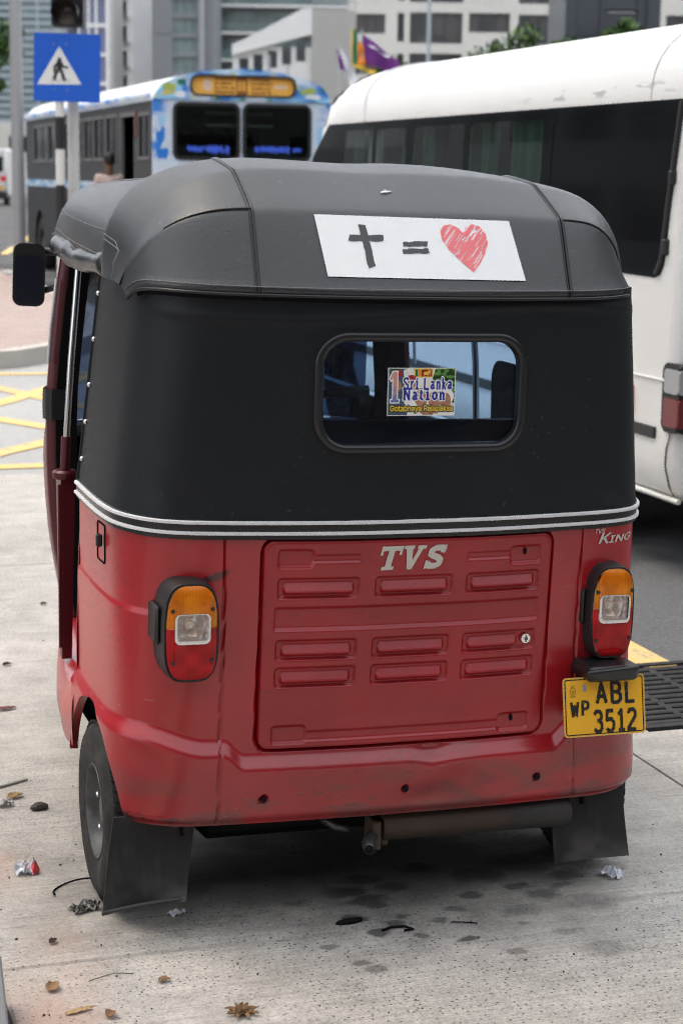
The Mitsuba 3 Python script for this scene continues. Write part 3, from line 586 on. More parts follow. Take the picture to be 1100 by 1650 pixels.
# crease piping on the two corner panels
def crease(sgn, x0, x1):
    row = (H3 if sgn < 0 else H3R)[4]; xs = np.linspace(x0, x1, 30); P = np.stack([sgn*xs, np.interp(xs, row[:, 0], row[:, 1])-.006, np.interp(xs, row[:, 0], row[:, 2])-.002], 1); return tube(P, .0022, 6)
ar('piping', crease(-1, .378, .555), blk_s, True, parent=hood); ar('piping', crease(1, .348, .555), blk_s, True, parent=hood)
# lip bead and stitching
bead = np.concatenate([(H3[0][::-1])*[-1, 1, 1], H3R[0][1:-6]]); ar('lip_bead', tube(bead+[0, -.004, .002], .0042, 6), blk_s, True, parent=hood)
bead2 = np.concatenate([(H3[1][::-1])*[-1, 1, 1], H3R[1][1:-6]]); ar('stitching', tube(bead2+[0, -.0015, .006], .0011, 4), grey_thread, True, parent=hood)
def eave(f, out, rows):
    return np.array([HSf[r, 0]*(1-f)+HSf[r, 6]*f for r in rows])
rows = [r for r in range(HSf.shape[0]) if HSf[r, 0, 1] > .42 and HSf[r, 0, 1] < 1.9]
for s in (-1, 1):
    for dz, dx in (((.078, .004), (.020, .004)) if s < 0 else ()):
        P = []
        for r in rows:
            h = HSf[r, :nC+1]; k = np.argsort(h[:, 2]); zz = h[0, 2]+dz
            P.append([s*(-(np.interp(zz, h[k, 2], h[k, 0]))+dx-.002), h[0, 1], zz])
        P = np.array(P)
        ar('stitching', tube(np.vstack([[P[0]+[s*.012, -.035, -.005], P[0]+[s*.014, -.05, -.05]], P][::1] if False else P), .0013, 4), grey_thread, True, parent=hood)
    ar('eave_tape', tube(np.array([HSf[r, 0] if s < 0 else HSf[r, -1] for r in rows]), .007, 6), canv, True, parent=hood)
    for o in ((0, .012) if s < 0 else ()):
        h0 = np.array([(.642, .215-o, 1.475), (.640, .213-o, 1.51), (.630, .208-o, 1.535), (.630, .24, 1.553-o), (.634, .36, 1.568-o)])
        ar('stitching', tube(h0*[s, 1, 1]+[s*.003, 0, 0], .0012, 4), grey_thread, True, parent=hood)
bd_ = []
for bx_, by_, br_ in ((-.052, .115, .0085), (-.040, .118, .006), (-.060, .112, .004), (-.048, .124, .004)):
    m_ = trimesh.creation.icosphere(2, br_); row = np.array([[np.interp(bx_, r_[np.argsort(r_[:, 0]), 0], r_[np.argsort(r_[:, 0]), k]) for k in (1, 2)] for r_ in HSf]); row = row[np.argsort(row[:, 0])]
    m_.vertices = np.array(m_.vertices)*[1, .7, .35]+[bx_, by_, float(np.interp(by_, row[:, 0], row[:, 1]))+.001]; bd_.append(m_)
ar('bird_dropping', join(*bd_), ink_w, True, parent=hood)
# sticker on the hood face
st = Polygon([(-.241, 1.628), (.214, 1.624), (.237, 1.4945), (-.224, 1.4975)])
hs = ar('hood_sticker', drape(st, hood_y, .0035), white_v, False, 'white sticker reading cross equals heart', hood)
def bil(u, v):   # u, v in 0..1 from the lower left corner
    a, b, c, d = np.array([(-.224, 1.4975), (.237, 1.4945), (.214, 1.624), (-.241, 1.628)]); return tuple((1-v)*((1-u)*a+u*b)+v*((1-u)*d+u*c))
def rough_bar(p, q, w, seed):
    r = random.Random(seed); p, q = np.array(p), np.array(q); t = (q-p)/np.linalg.norm(q-p); n = np.array([-t[1], t[0]]); A, B = [], []
    for k in range(9):
        c = p+(q-p)*k/8; A.append(c+n*(w/2+r.uniform(-.0012, .0012))+t*(r.uniform(-.003, .003) if k in (0, 8) else 0)); B.append(c-n*(w/2+r.uniform(-.0012, .0012))+t*(r.uniform(-.003, .003) if k in (0, 8) else 0))
    return Polygon(A+B[::-1]).buffer(0)
cross = unary_union([rough_bar(bil(.225, .86), bil(.225, .16), .0165, 1), rough_bar(bil(.145, .63), bil(.322, .645), .013, 2)])
eq = unary_union([rough_bar(bil(.408, .555), bil(.536, .575), .0105, 3), rough_bar(bil(.403, .44), bil(.533, .46), .0105, 4)])
hc = [(0, -.93), (-.42, -.52), (-.80, -.08), (-.98, .28), (-.97, .62), (-.76, .84), (-.45, .88), (-.18, .76), (.0, .52), (.2, .78), (.5, .92), (.80, .84), (.97, .58), (.96, .22), (.72, -.18), (.38, -.58)]
hp = Polygon(hc).buffer(.06).buffer(-.03); hp = Polygon([bil(.735+.118*x, .53+.415*y) for x, y in hp.exterior.coords])
r_ = random.Random(5); scr = []
for k in range(46):
    x, y = r_.uniform(-.95, .95), r_.uniform(-.95, .95); L = r_.uniform(.2, .75); w = r_.uniform(.0005, .0016)
    a, b = (x-L/2*.72, y-L/2*.68), (x+L/2*.72, y+L/2*.68+r_.uniform(-.06, .06)); scr.append(LineString([bil(.735+.118*a[0], .53+.415*a[1]), bil(.735+.118*b[0], .53+.415*b[1])]).buffer(w))
ar('cross_print', drape(cross, hood_y, .0048), ink_grey, parent=hood); ar('equals_print', drape(eq, hood_y, .0048), ink_grey, parent=hood)
ar('heart_print', drape(hp.difference(unary_union(scr)), hood_y, .0048), pink_ink, parent=hood)
# --- lamps
def lamp(sgn):
    cx, cz, hw, hh = (-.511 if sgn < 0 else .503), .7225, (.0580 if sgn < 0 else .0520), .1065
    dd_ = 0 if sgn < 0 else .012
    L = ar('tail_light', join(), blk, label='left tail light in its black housing' if sgn < 0 else 'right tail light in its black housing') if False else None
    k = key_for(AR+'__tail_light'); yb = .027+dd_
    def shape(g):   # superellipse, fuller below, arched above
        a = np.linspace(0, 2*np.pi, 96, endpoint=False); c, s = np.cos(a), np.sin(a)
        x = np.sign(c)*np.abs(c)**.55*(hw+g)*(1-.05*(s > 0)*s); z = np.sign(s)*np.abs(s)**.62*(hh+g); return np.stack([cx+x, cz+z], 1)
    def rings(L):
        V = np.stack([np.stack([shape(g)[:, 0], np.full(96, y), shape(g)[:, 1]], 1) for g, y in L], 1); V = np.concatenate([V, V[:1]], 0); return gridmesh(V)
    hm = rings([(.0075, yb+.07), (.0072, yb-.012), (.0062, yb-.022), (.0055, yb-.030), (.0048, yb-.052), (.003, yb-.056), (-.002, yb-.055), (-.003, yb-.03)])
    tab = bx(cx-hw-.017, cx-hw-.004, yb-.03, yb+.05, cz-.03, cz+.055, .006)
    scene[k] = mikit.ply(moved(join(hm, tab), RB), blk, smooth=40); labels[k] = {'label': ('left' if sgn < 0 else 'right')+' tail light in a black rubber housing'}
    outl = Polygon(shape(-.0015))
    def dome(g, off, step=.006):
        V, Fc, n = [], [], 0
        x0, z0, x1, z1 = g.bounds
        for i in range(int(x0/step)-2, int(x1/step)+2):
            for j in range(int(z0/step)-2, int(z1/step)+2):
                for q in polys(g.intersection(sbox(i*step, j*step, (i+1)*step, (j+1)*step))):
                    v, f = trimesh.creation.triangulate_polygon(q, engine='earcut'); V.append(v); Fc.append(f+n); n += len(v)
        v, f = np.vstack(V), np.vstack(Fc); rx_, rz_ = (v[:, 0]-cx)/hw, (v[:, 1]-cz)/hh
        y = yb-.052-.016*np.sqrt(np.maximum(0, 1-np.maximum(np.abs(rx_)**4, np.abs(rz_)**5)))-off
        m = trimesh.Trimesh(np.stack([v[:, 0], y, v[:, 1]], 1), f, process=False); m.merge_vertices(); return m
    za = cz+.012; cl = rrect(cx-.0395, cx+.0395, cz-.022, cz+.045, .012)
    amb = outl.intersection(sbox(-9, za, 9, 9)).difference(cl); rd = outl.intersection(sbox(-9, -9, 9, za-.0008)).difference(cl)
    ar('amber_lens', dome(amb, 0), amber, 30, None, k); ar('red_lens', dome(rd, 0), redl, 30, None, k)
    cin = rrect(cx-.0345, cx+.0345, cz-.0145, cz+.0435, .009)
    ar('lens_rim', dome(cl.difference(cin), .0035), clear_rim, 30, None, k); ar('clear_lens', dome(cin, .001), clearl, 30, None, k)
    # the bright reflector behind the lenses: bowls round two bulbs, and facets
    gx, gz = np.linspace(cx-hw, cx+hw, 60), np.linspace(cz-hh, cz+hh, 110); A, B = np.meshgrid(gx, gz, indexing='ij')
    dep = np.full_like(A, .026)
    for bz, br, dd in ((cz+.070, .042, .030), (cz+.015, .036, .026), (cz-.062, .046, .034)): dep = np.maximum(dep, .026+dd*(1-np.minimum(1, ((A-cx)**2+(B-bz)**2)/br**2)))
    dep -= .003*np.abs(np.sin((A-cx)*170)) + .002*np.abs(np.sin((B-cz)*210))
    msk = (((np.abs(A-cx)/hw)**4+(np.abs(B-cz)/hh)**4) < .9)[:-1, :-1]
    ar('reflector', gridmesh(np.stack([A, yb-.060+dep, B], -1), msk), refl, False, None, k)
    for bz in (cz+.070, cz+.015, cz-.062): ar('bulb', moved(trimesh.creation.icosphere(2, .011), np.array([cx, yb-.034, bz])), bulbm, True, None, k)
    ar('divider', bx(cx-hw+.006, cx+hw-.006, yb-.058, yb-.03, cz-.019, cz-.0165), refl, False, None, k)
    for dx, dz in ((-.044, .052), (.044, .054), (-.042, -.064), (.044, -.060)):
        ar('screw', moved(lathe([(0, -.004), (.004, -.004), (.005, 0)], 'y', 10), np.array([cx+dx, yb-.064, cz+dz])), blk_s, 30, None, k)
for s in (-1, 1): lamp(s)
# --- number plate and its lamp
def plate():
    w, h = .2115, .139
    M = lambda v: (v @ rx(.0).T)
    k = key_for(AR+'__number_plate')
    def place(m):
        m = upright(m, 0); m = moved(m, rx(-.20)); m = moved(m, rz(.02)); return moved(moved(m, np.array([.3705, -.042, .5765])), RB)
    R = rrect(0, w, -h, 0, .010)
    scene[k] = mikit.ply(place(prism(R, .0025)), yellow_pl, smooth=False); labels[k] = {'label': 'yellow number plate reading WP ABL 3512'}
    def lay(n, g, z, mat, t=.0008):
        kk = key_for(k+'__'+n); scene[kk] = mikit.ply(place(moved(prism(g, t), np.array([0, 0, z]))), mat)
    rim = R.difference(R.buffer(-.0022)); lay('rim', rim, .0026, pr('plate_rim', (.62, .40, .10), rough=.5))
    bd = R.buffer(-.0042); lay('border', bd.difference(bd.buffer(-.0022)), .0026, ink_blk)
    def roughen(g, seed):
        r = random.Random(seed); x0, z0, x1, z1 = g.bounds; n = int(40*(x1-x0)/.1)
        chips = unary_union([affinity.rotate(affinity.scale(Point(r.uniform(x0, x1), r.uniform(z0, z1)).buffer(r.uniform(.0008, .0016)), 1.7, .8), r.uniform(0, 180)) for _ in range(n)])
        return g.difference(chips)
    def fit(t, h, w, x0, x1, z0):
        g = stroke_text(t, h, w, .2); b = g.bounds; return affinity.translate(affinity.scale(g, (x1-x0)/(b[2]-b[0]), 1, origin=(b[0], 0)), x0-b[0], z0)
    a = roughen(fit('ABL', .046, .09, .083, .184, -.063), 1); b = roughen(fit('3512', .047, .09, .076, .188, -.129), 2); c = roughen(fit('WP', .032, .10, .0165, .066, -.089), 3)
    lay('characters', unary_union([a, b, c]), .0026, ink_blk, .0016)
    # faded crest and the small round hologram
    cr = unary_union([affinity.scale(Point(.025, -.032).buffer(.0085), .9, 1.15).difference(affinity.scale(Point(.025, -.032).buffer(.0062), .9, 1.15)), affinity.scale(Point(.025, -.033).buffer(.0042), .8, 1.1),
                      sbox(.0205, -.0225, .0295, -.0185), Polygon([(.017, -.042), (.033, -.042), (.0295, -.046), (.0205, -.046)])])
    lay('crest', cr, .0026, pr('crest_gold', (.42, .22, .015), rough=.5), .0006)
    lay('hologram', unary_union([affinity.scale(Point(.0545+dx, -.0255+dz).buffer(.0028), .8, 1.1) for dx in (-.002, .002) for dz in (-.0048, 0, .0048)]), .0026, pr('holo', (.42, .44, .55), rough=.25, metal=.5), .0005)
    ar('plate_bracket', bx(.43, .52, -.036, .03, .455, .56, .004), blk)
plate()
lampb = trimesh.convex.convex_hull(np.vstack([np.array(moved(trimesh.creation.icosphere(2, .016), np.array([x, y, z])).vertices) for x in (.437, .540) for y in (-.06, .02) for z in (.585, .592)]))
pl = ar('plate_lamp', lampb, blk_s, 40, 'black lamp over the number plate')
ar('visor', moved(trimesh.convex.convex_hull(np.vstack([np.array(moved(trimesh.creation.icosphere(2, .008), np.array([x, y, z])).vertices) for x, z in ((.425, .593), (.545, .600), (.447, .582), (.53, .582)) for y in (-.068, .0)])), np.array([0, -.004, 0])), blk_s, 40, None, pl)
# --- mud flaps, exhaust, wheels, underbody
def flap(x0, x1, z0, z1, y, skew, seed):
    gx = np.linspace(0, 1, 14); gz = np.linspace(0, 1, 14); A, B = np.meshgrid(gx, gz, indexing='ij')
    X = x0+(x1-x0)*A+skew*(1-B); Z = z0+(z1-z0)*B+.012*(A-.5)*(1-B); Y = y-.035*(1-B)**2+.012*np.sin(A*3+seed)*(1-B)-.015*((A-.5)*2)**2*(1-B)*.5
    f = gridmesh(np.stack([X, Y, Z], -1)); b = gridmesh(np.stack([X, Y+.006, Z], -1)); V = np.stack([X, Y, Z], -1)
    ring = np.concatenate([V[:, 0], V[-1, 1:], V[-2::-1, -1], V[0, -2::-1]]); e = gridmesh(np.stack([ring, ring+[0, .006, 0]], 1)); return join(f, b, e)
ar('mud_flap', flap(-.652, -.46, .078, .285, .085, -.034, 0), flapm, 40, 'left black rubber mud flap', body=False)
put(AR, 'flap_hem', tube([(-.686+.03*k, .048+.008*math.sin(k*.45), .077+.0022*k) for k in range(7)], .005, 6), pr('hem_grey', (.04, .04, .04), rough=.6), True)
ar('mud_flap', flap(.425, .612, .078, .30, .09, .002, 1.7), flapm, 40, 'right black rubber mud flap with a curled edge', body=False)
mz = [(0, .188, -.10), (.02, .188, -.09)]
mprof = np.array([[.0, -.03], [.035, -.03], [.040, -.022], [.041, .43], [.036, .447], [0, .447]])
muf = lathe([(r*1.0, h) for r, h in mprof], 'x', 28); ar('muffler', moved(moved(muf, np.diag([1, 1.15, 1.0])), np.array([.0, .064, .219])), rust, 40, 'rusty cylindrical muffler')
ar('exhaust_pipe', join(tube([(-.03, .06, .20), (-.055, .04, .197), (-.078, .00, .196), (-.084, -.030, .194)], .0155, 14), tube([(-.10, .09, .205), (-.13, .08, .215), (-.15, .12, .22)], .012, 10)), steel, True, 'short bent exhaust tail pipe')
ar('pipe_bore', moved(trimesh.creation.icosphere(2, .0125), np.array([-.0845, -.023, .1942])), matte, True)
ar('exhaust_bracket', join(bx(-.055, -.035, .03, .10, .165, .235, .003), bx(-.03, -.012, .045, .09, .17, .24, .003)), pr('rust_brown', (.07, .046, .032), rough=.8))
def wheel(x, y, name, steer=0):
    k = key_for(AR+'__wheel')
    sgn = -1 if x < 0 else 1
    pr_ = [(.105, -.045), (.12, -.052), (.16, -.060), (.19, -.056), (.206, -.044), (.214, -.022), (.215, 0), (.214, .022), (.206, .044), (.19, .056), (.16, .060), (.12, .052), (.105, .045)]
    ty = lathe(pr_, 'x', 56); tr = []
    for a in range(56):
        for o in (-.033, 0, .033):
            q = bx(o-.010, o+.010, -.0075, .0075, .210, .2165); tr.append(moved(q, rx((a+.5*(o == 0))*2*np.pi/56)))
    t = moved(join(ty, *tr), np.array([x, y, .215])); scene[k] = mikit.ply(t, tyrem, smooth=40); labels[k] = {'label': name}
    rp = [(0, .034), (.030, .034), (.040, .030), (.048, .022), (.085, .014), (.094, .022), (.100, .036), (.108, .050), (.113, .052), (.116, .046)]
    put(k, 'rim', moved(lathe([(r, sgn*h) for r, h in rp], 'x', 40), np.array([x, y, .215])), rimm, 40)
    for a in range(5):
        an = a*2*np.pi/5+.3; nut = moved(lathe([(0, sgn*.036), (.006, sgn*.036), (.008, sgn*.032), (.009, sgn*.012)], 'x', 6), np.array([x, y+.066*math.cos(an), .215+.066*math.sin(an)])); put(k, 'wheel_nut', nut, chrome)
wheel(-.598, .34, 'left rear wheel'); wheel(.598, .34, 'right rear wheel'); wheel(0, 2.15, 'front wheel')
ar('floor_pan', join(bx(-.60, .60, .10, 1.15, .30, .335, .01), bx(-.42, .42, 1.15, 2.0, .25, .285, .01), bx(-.44, .44, .12, .5, .20, .30, .02), tube([(-.53, .34, .215), (.53, .34, .215)], .03, 10)), matte)
ar('engine', bx(-.42, .42, .26, 1.1, .13, .31, .03), matte)
for s_ in (-1, 1): ar('wheel_arch_liner', join(bx(s_*.50-.004, s_*.50+.004, .08, .62, .22, .56), bx(s_*.506, s_*.60, .10, .62, .565, .575)), matte)
# --- sides: sill, door posts, front cowl, interior
def sill(s):
    pts = [(.56, [(.668, .30), (.672, .40), (.660, .47), (.645, .50)]), (.75, [(.655, .262), (.668, .33), (.655, .40), (.60, .425)]), (1.0, [(.625, .235), (.640, .31), (.625, .375), (.57, .40)]), (1.3, [(.575, .235), (.59, .31), (.575, .375), (.52, .39)]), (1.7, [(.50, .24), (.515, .31), (.50, .37), (.44, .385)])]
    V = np.stack([np.array([(s*x, y, z) for x, z in L]) for y, L in pts], 0); V = chaikin(chaikin(V)); V = np.swapaxes(chaikin(np.swapaxes(V, 0, 1)), 0, 1); return gridmesh(V)
for s in (-1, 1):
    sn = 'left' if s < 0 else 'right'
    ar('side_sill', sill(s), red, 40, f'red {sn} side sill under the door opening')
    ar('sill_underside', moved(bx(s*.30, s*.50, .6, 1.3, .245, .30, .01), np.zeros(3)), matte)
    # body side in front of the wheel up to the door opening
    V = np.array([[(s*x, y, z) for y in (.60, .68, .72)] for x, z in ((.650, .43), (.652, .55), (.650, .75), (.640, .93))]); V[..., 0] -= s*np.array([0, .012, .055]); ar('rear_door_jamb', gridmesh(chaikin(np.swapaxes(chaikin(np.swapaxes(V, 0, 1)), 0, 1))), red, True)
    ar('support_rod', tube([(s*.600, 1.10, .92), (s*.585, 1.10, 1.20), (s*.560, 1.12, 1.50)], .0095, 10), chrome, True, f'bright metal {sn} roof support rod')
    ar('rod_sleeve', join(tube([(s*.600, 1.10, .90), (s*.597, 1.10, 1.00)], .014, 12), lathe([(.0, 0), (.030, 0), (.034, .006), (.034, .018), (.028, .024), (.0, .024)], 'z', 20).apply_translation([s*.60, 1.10, .885])), dark_red, 40)
    ar('door_post', join(moved(trimesh.convex.convex_hull(np.array([(s*x, y, z) for x, y, z in ((.615, 1.08, .885), (.615, 1.16, .885), (.575, 1.08, .885), (.575, 1.16, .885), (.612, 1.06, .39), (.612, 1.10, .39), (.585, 1.06, .39), (.585, 1.10, .39))])), np.zeros(3)), tube([(s*.618, 1.09, .87), (s*.616, 1.07, .42)], .004, 6)), dark_red, 40, f'dark red {sn} door post')
    # front cowl side and A pillar
    prof = [(.386, .512), (.50, .535), (.62, .556), (.75, .568), (.88, .574), (1.0, .574), (1.08, .572), (1.2, .562), (1.32, .550), (1.43, .537), (1.50, .528)]
    rowsA = []
    for z, x in prof:
        wv = .30 if z < .95 else .10
        rowsA.append([(s*(x-.075), 1.60, z), (s*(x-.060), 1.575, z), (s*(x-.018), 1.575, z), (s*(x-.002), 1.59, z), (s*x, 1.61, z), (s*(x-.012), 1.60+wv*.5, z), (s*(x-.05), 1.60+wv, z), (s*(x-.085), 1.60+wv, z)])
    V = np.array(rowsA); V = chaikin(V); V = np.swapaxes(chaikin(np.swapaxes(V, 0, 1)), 0, 1)
    ar('front_pillar', gridmesh(V), dark_red, 40, f'dark red {sn} front pillar')
    ar('pillar_trim', gridmesh(np.array([[(s*(x-.024), 1.578, z), (s*(x-.026), 1.570, z), (s*(x-.088), 1.570, z), (s*(x-.090), 1.69, z)] for z, x in prof])), matte)
    ar('pillar_band', gridmesh(np.array([[(s*(x-.07), 1.565, z), (s*(x-.012), 1.566, z), (s*(x+.004), 1.58, z), (s*(x+.008), 1.61, z), (s*(x-.02), 1.70, z)] for z, x in ((.985, .574), (1.03, .575), (1.075, .574))])), blk, 40, f'black band round the {sn} front pillar')
    ar('pillar_strip', tube([(s*.548, 1.575, 1.40), (s*.566, 1.57, 1.25), (s*.572, 1.57, 1.15)], .005, 6), silver, True)
    # rolled rain curtain under the eave
    n = 60; ys = np.linspace(.50, 1.62, n); cr = []
    for k, y in enumerate(ys):
        xw = np.interp(y, [.5, 1.15, 1.62], [.595, .572, .530]); cr.append((s*xw, y, np.interp(y, [.5, 1.15, 1.62], [1.490, 1.500, 1.502])-.010*math.sin((y-.5)/1.12*math.pi)))
    R = .035 + .003*np.sin(ys*7)-.005*np.abs(np.sin(ys*11.3+.4*np.sin(ys*5))); R[0] *= .6; R[-1] *= .5
    c = tube(cr, R, 18); vv = np.asarray(c.vertices); c.vertices = vv + (vv-np.repeat(np.array(cr), 18, 0).tolist() if False else 0) if False else vv + .014*np.stack([meshkit.fbm(vv*6, 2, 1)-.5, 0*vv[:, 0], meshkit.fbm(vv*6+5, 2, 2)-.5], 1) + .004*np.stack([meshkit.fbm(vv*30, 2, 1)-.5, 0*vv[:, 0], meshkit.fbm(vv*30+5, 2, 2)-.5], 1)
    ar('rolled_curtain', c, pr('curtain_vinyl', (.009, .010, .012), rough=.34, spec=.5) if s < 0 else 'm_curtain_vinyl', True, f'rolled black rain curtain under the {sn} eave')
    studs = [(.575, z) for z in (1.02, 1.11, 1.20, 1.31, 1.42, 1.47)]
    for y, z in (studs if s < 0 else studs[:4]):
        x = float(canv_xy(np.array([8.4]), np.array([z]))[0, 0]); ar('stud', moved(trimesh.creation.icosphere(2, .0065), np.array([s*(x+.002), y-.012, z])), chrome, True)
    ar('canvas_edge', tube([(s*float(canv_xy(np.array([8.6]), np.array([z]))[0, 0]), .60-.02*(z-.955)/.505, z) for z in np.linspace(.96, 1.47, 12)], .005, 6), canv, True)
ar('front_cowl', gridmesh(chaikin(np.array([[(-.50, 1.75, z), (-.44, 2.0+b, z), (-.25, 2.22+b, z), (0, 2.30+b, z), (.25, 2.22+b, z), (.44, 2.0+b, z), (.50, 1.75, z)] for z, b in ((.36, 0), (.55, .05), (.75, .04), (.93, -.08))]))), red, 40)
ar('dashboard', bx(-.49, .49, 1.68, 1.86, .80, .95, .03), blk)
glass_dark_tint = bs('windscreen_dark_tint', {'type': 'thindielectric', 'int_ior': 1.3, 'specular_transmittance': rgb(.07, .10, .17)}, two=False)  # heavy tint, invented to darken the view out through the cab
ar('windscreen', gridmesh(np.array([[(-.49, 1.80, .95), (-.25, 1.98, .95), (.25, 1.98, .95), (.49, 1.80, .95)], [(-.47, 1.74, 1.52), (-.24, 1.84, 1.52), (.24, 1.84, 1.52), (.47, 1.74, 1.52)]])), glass_dark_tint, True)
ar('added_dark_panel', moved(prism(rrect(.72, 1.06, .50, 1.27, .05), .006), lambda v: np.stack([-.50+v[:, 2]+.02*np.sin(v[:, 0]*20), v[:, 0], v[:, 1]], 1)), blk)  # black panel added only to make the door opening dark
ar('windscreen_header', bx(-.50, .50, 1.68, 1.80, 1.50, 1.56, .02), matte)
ar('handlebar', join(tube([(-.30, 1.55, 1.06), (-.28, 1.55, 1.06), (-.05, 1.60, 1.03), (.05, 1.60, 1.03), (.28, 1.55, 1.06), (.30, 1.55, 1.06)], .013, 10), tube([(0, 1.6, 1.03), (0, 1.75, .4)], .03, 12)), steel, True)
for x0, x1 in ((-.41, -.28), (.28, .41)): ar('handlebar_grip', tube([(x0, 1.545, 1.065), (x1, 1.535, 1.07)], .018, 10), blk, True)
ar('passenger_seat', join(bx(-.56, .56, .14, .66, .52, .64, .04), bx(-.56, .56, .10, .22, .62, 1.16, .045)), seatm, 40)
ar('driver_seat', join(bx(-.25, .25, .98, 1.34, .56, .66, .035), bx(-.22, .22, .92, .99, .66, .98, .03), bx(-.22, .22, 1.0, 1.3, .335, .56, .01)), seatm, 40)
ar('grab_rail', tube([(-.52, 1.0, 1.08), (-.45, .96, 1.10), (.0, .96, 1.10)], .009, 8), chrome, True)
ar('side_curtain', moved(prism(rrect(.80, 1.02, .90, 1.22, .06), .006), lambda v: np.stack([.615-v[:, 2]-.03*(v[:, 1]-.95), v[:, 0], v[:, 1]], 1)), blk)
def mirror():
    k = key_for(AR+'__wing_mirror')
    sh = rrect(-.0475, .0475, -.093, .093, .026); m = prism(sh, .03)
    hull = trimesh.convex.convex_hull(np.vstack([upright(prism(sh, .012), 0).vertices, moved(upright(prism(sh.buffer(-.012), .002), 0), np.array([0, .05, 0])).vertices]))
    Mx = lambda q: moved(moved(moved(q, ry(.04)), rz(-.12)), np.array([-.583, 1.72, 1.412]))
    scene[k] = mikit.ply(Mx(hull), blk_s, smooth=40); labels[k] = {'label': 'black left wing mirror seen from behind'}
    put(k, 'glass', Mx(upright(prism(affinity.translate(affinity.scale(sh.buffer(-.007), 1, .82), 0, -.012), .001), -.0125)), pr('mirror_glass', (.010, .012, .022), rough=.10, spec=.35))  # near-black base stands in for the dark interior a mirror would reflect
    put(k, 'arm', tube([(-.56, 1.745, 1.475), (-.53, 1.73, 1.482), (-.50, 1.70, 1.48)], .012, 10), blk, True); put(k, 'arm', tube([(-.54, 1.745, 1.36), (-.535, 1.73, 1.365), (-.50, 1.68, 1.38)], .010, 8), blk, True)
mirror()

# ------------------------------------------------------------------ road markings and drain
def marks(name, segs, w, z):
    k = put(None, name, join(*[moved(prism(Polygon(np.asarray(band(p, q, w).vertices)[:, :2]), .003), np.array([0, 0, z-.003])) for p, q in segs]), linem); labels[k] = {'kind': 'structure'}
marks('yellow_box_marking', [((-3.5, 7.05), (1.9, 6.98)), ((-1.2, 12.3), (2.2, 12.0)), ((.53, 11.05), (1.4, 8.6)), ((.40, 10.07), (1.5, 12.0)), ((.20, 9.3), (1.25, 7.4)), ((.07, 7.56), (1.6, 9.3)), ((.07, 7.56), (-.3, 7.05)), ((.20, 9.3), (-.8, 11.1)), ((.40, 10.07), (-1.0, 8.35)), ((.53, 11.05), (.1, 12.2))], .16, .0035)
marks('edge_line', [((1.688, 1.93), (1.688, 6.2))], .135, -.006)
marks('far_edge_line', [((3.9, 36), (9, 62))], .18, .002)
DG = thing('drain_grate', 'dark iron drain grate set in the gutter beside the yellow line', 'drain grate')
put(DG, 'frame', join(bx(1.275, 1.305, 1.235, 1.965, -.09, .001), bx(1.305, 1.955, 1.235, 1.265, -.09, .001), bx(1.305, 1.955, 1.935, 1.965, -.09, .001), bx(1.925, 1.955, 1.265, 1.935, -.09, .001)), iron)
for k in range(12): put(DG, 'bar', bx(1.305, 1.925, 1.286+k*.0545, 1.286+k*.0545+.024, -.06, -.002, .004), iron)
for x in (1.455, 1.62, 1.785): put(DG, 'crossbar', bx(x, x+.022, 1.265, 1.935, -.06, -.0035, .003), iron)
put(DG, 'pit', bx(1.28, 1.95, 1.24, 1.96, -.5, -.3), matte)

# ------------------------------------------------------------------ white minibus beside the rickshaw
CB = thing('white_minibus', 'white minibus with a long black window band parked right of the rickshaw', 'minibus')
cxm = 3.405
prof = np.array([(2.46, .34), (2.395, .42), (2.388, .62), (2.386, .86), (2.388, 1.1), (2.392, 1.295), (2.400, 1.6), (2.412, 1.9), (2.420, 2.065), (2.436, 2.17), (2.475, 2.255), (2.55, 2.335), (2.68, 2.40), (2.9, 2.45), (3.15, 2.475), (3.405, 2.485)])
pd = np.r_[0, np.cumsum(np.hypot(*np.diff(prof, axis=0).T))]
zs_ = np.r_[0, .03, .06, np.interp([.5, .62, .74, .86, 1.0, 1.15, 1.29, 1.335, 1.45, 1.6, 1.75, 1.9, 2.02, 2.065], prof[:, 1], pd), np.linspace(np.interp(2.1, prof[:, 1], pd), pd[-1], 16)]
cs = CubicSpline(pd, prof); pf = cs(zs_)
def van_x(z): return float(np.interp(z, pf[:20, 1], pf[:20, 0]))
panes = [(3.50, 4.62), (4.74, 5.72), (5.80, 6.62), (6.74, 7.30), (7.36, 7.95)]
ys = np.unique(np.round(np.r_[3.195, 3.197, 3.203, 3.213, 3.23, 3.25, 3.275, 3.295, 3.34, np.array(panes).ravel(), np.linspace(3.4, 8.0, 24), 8.2, 8.4, 8.6, 8.8, 9.0, 9.15, 9.25, 9.3], 3))
V = np.zeros((len(ys), len(pf), 3))
for i, y in enumerate(ys):
    ins = .10-math.sqrt(max(0, .10**2-max(0, 3.295-y)**2)) if y < 3.295 else 0
    sx_ = (cxm-pf[:, 0]-ins)/np.maximum(cxm-pf[:, 0], 1e-6); x = cxm-(cxm-pf[:, 0])*np.clip(np.where(cxm-pf[:, 0] > .001, sx_, 0), 0, 1)
    z = pf[:, 1] - ins*.5*sstep(2.0, 2.5, pf[:, 1])
    # the front: windscreen leans back, nose rounds in
    f = np.clip((y-7.9)/1.4, 0, 1); ztop = 2.62 - 1.75*max(0, f-.02)**1.5 if f > 0 else 9
    z = np.minimum(z, ztop); x = x + (cxm-x)*.35*f**3
    V[i] = np.stack([x, np.full(len(pf), y), z], 1)
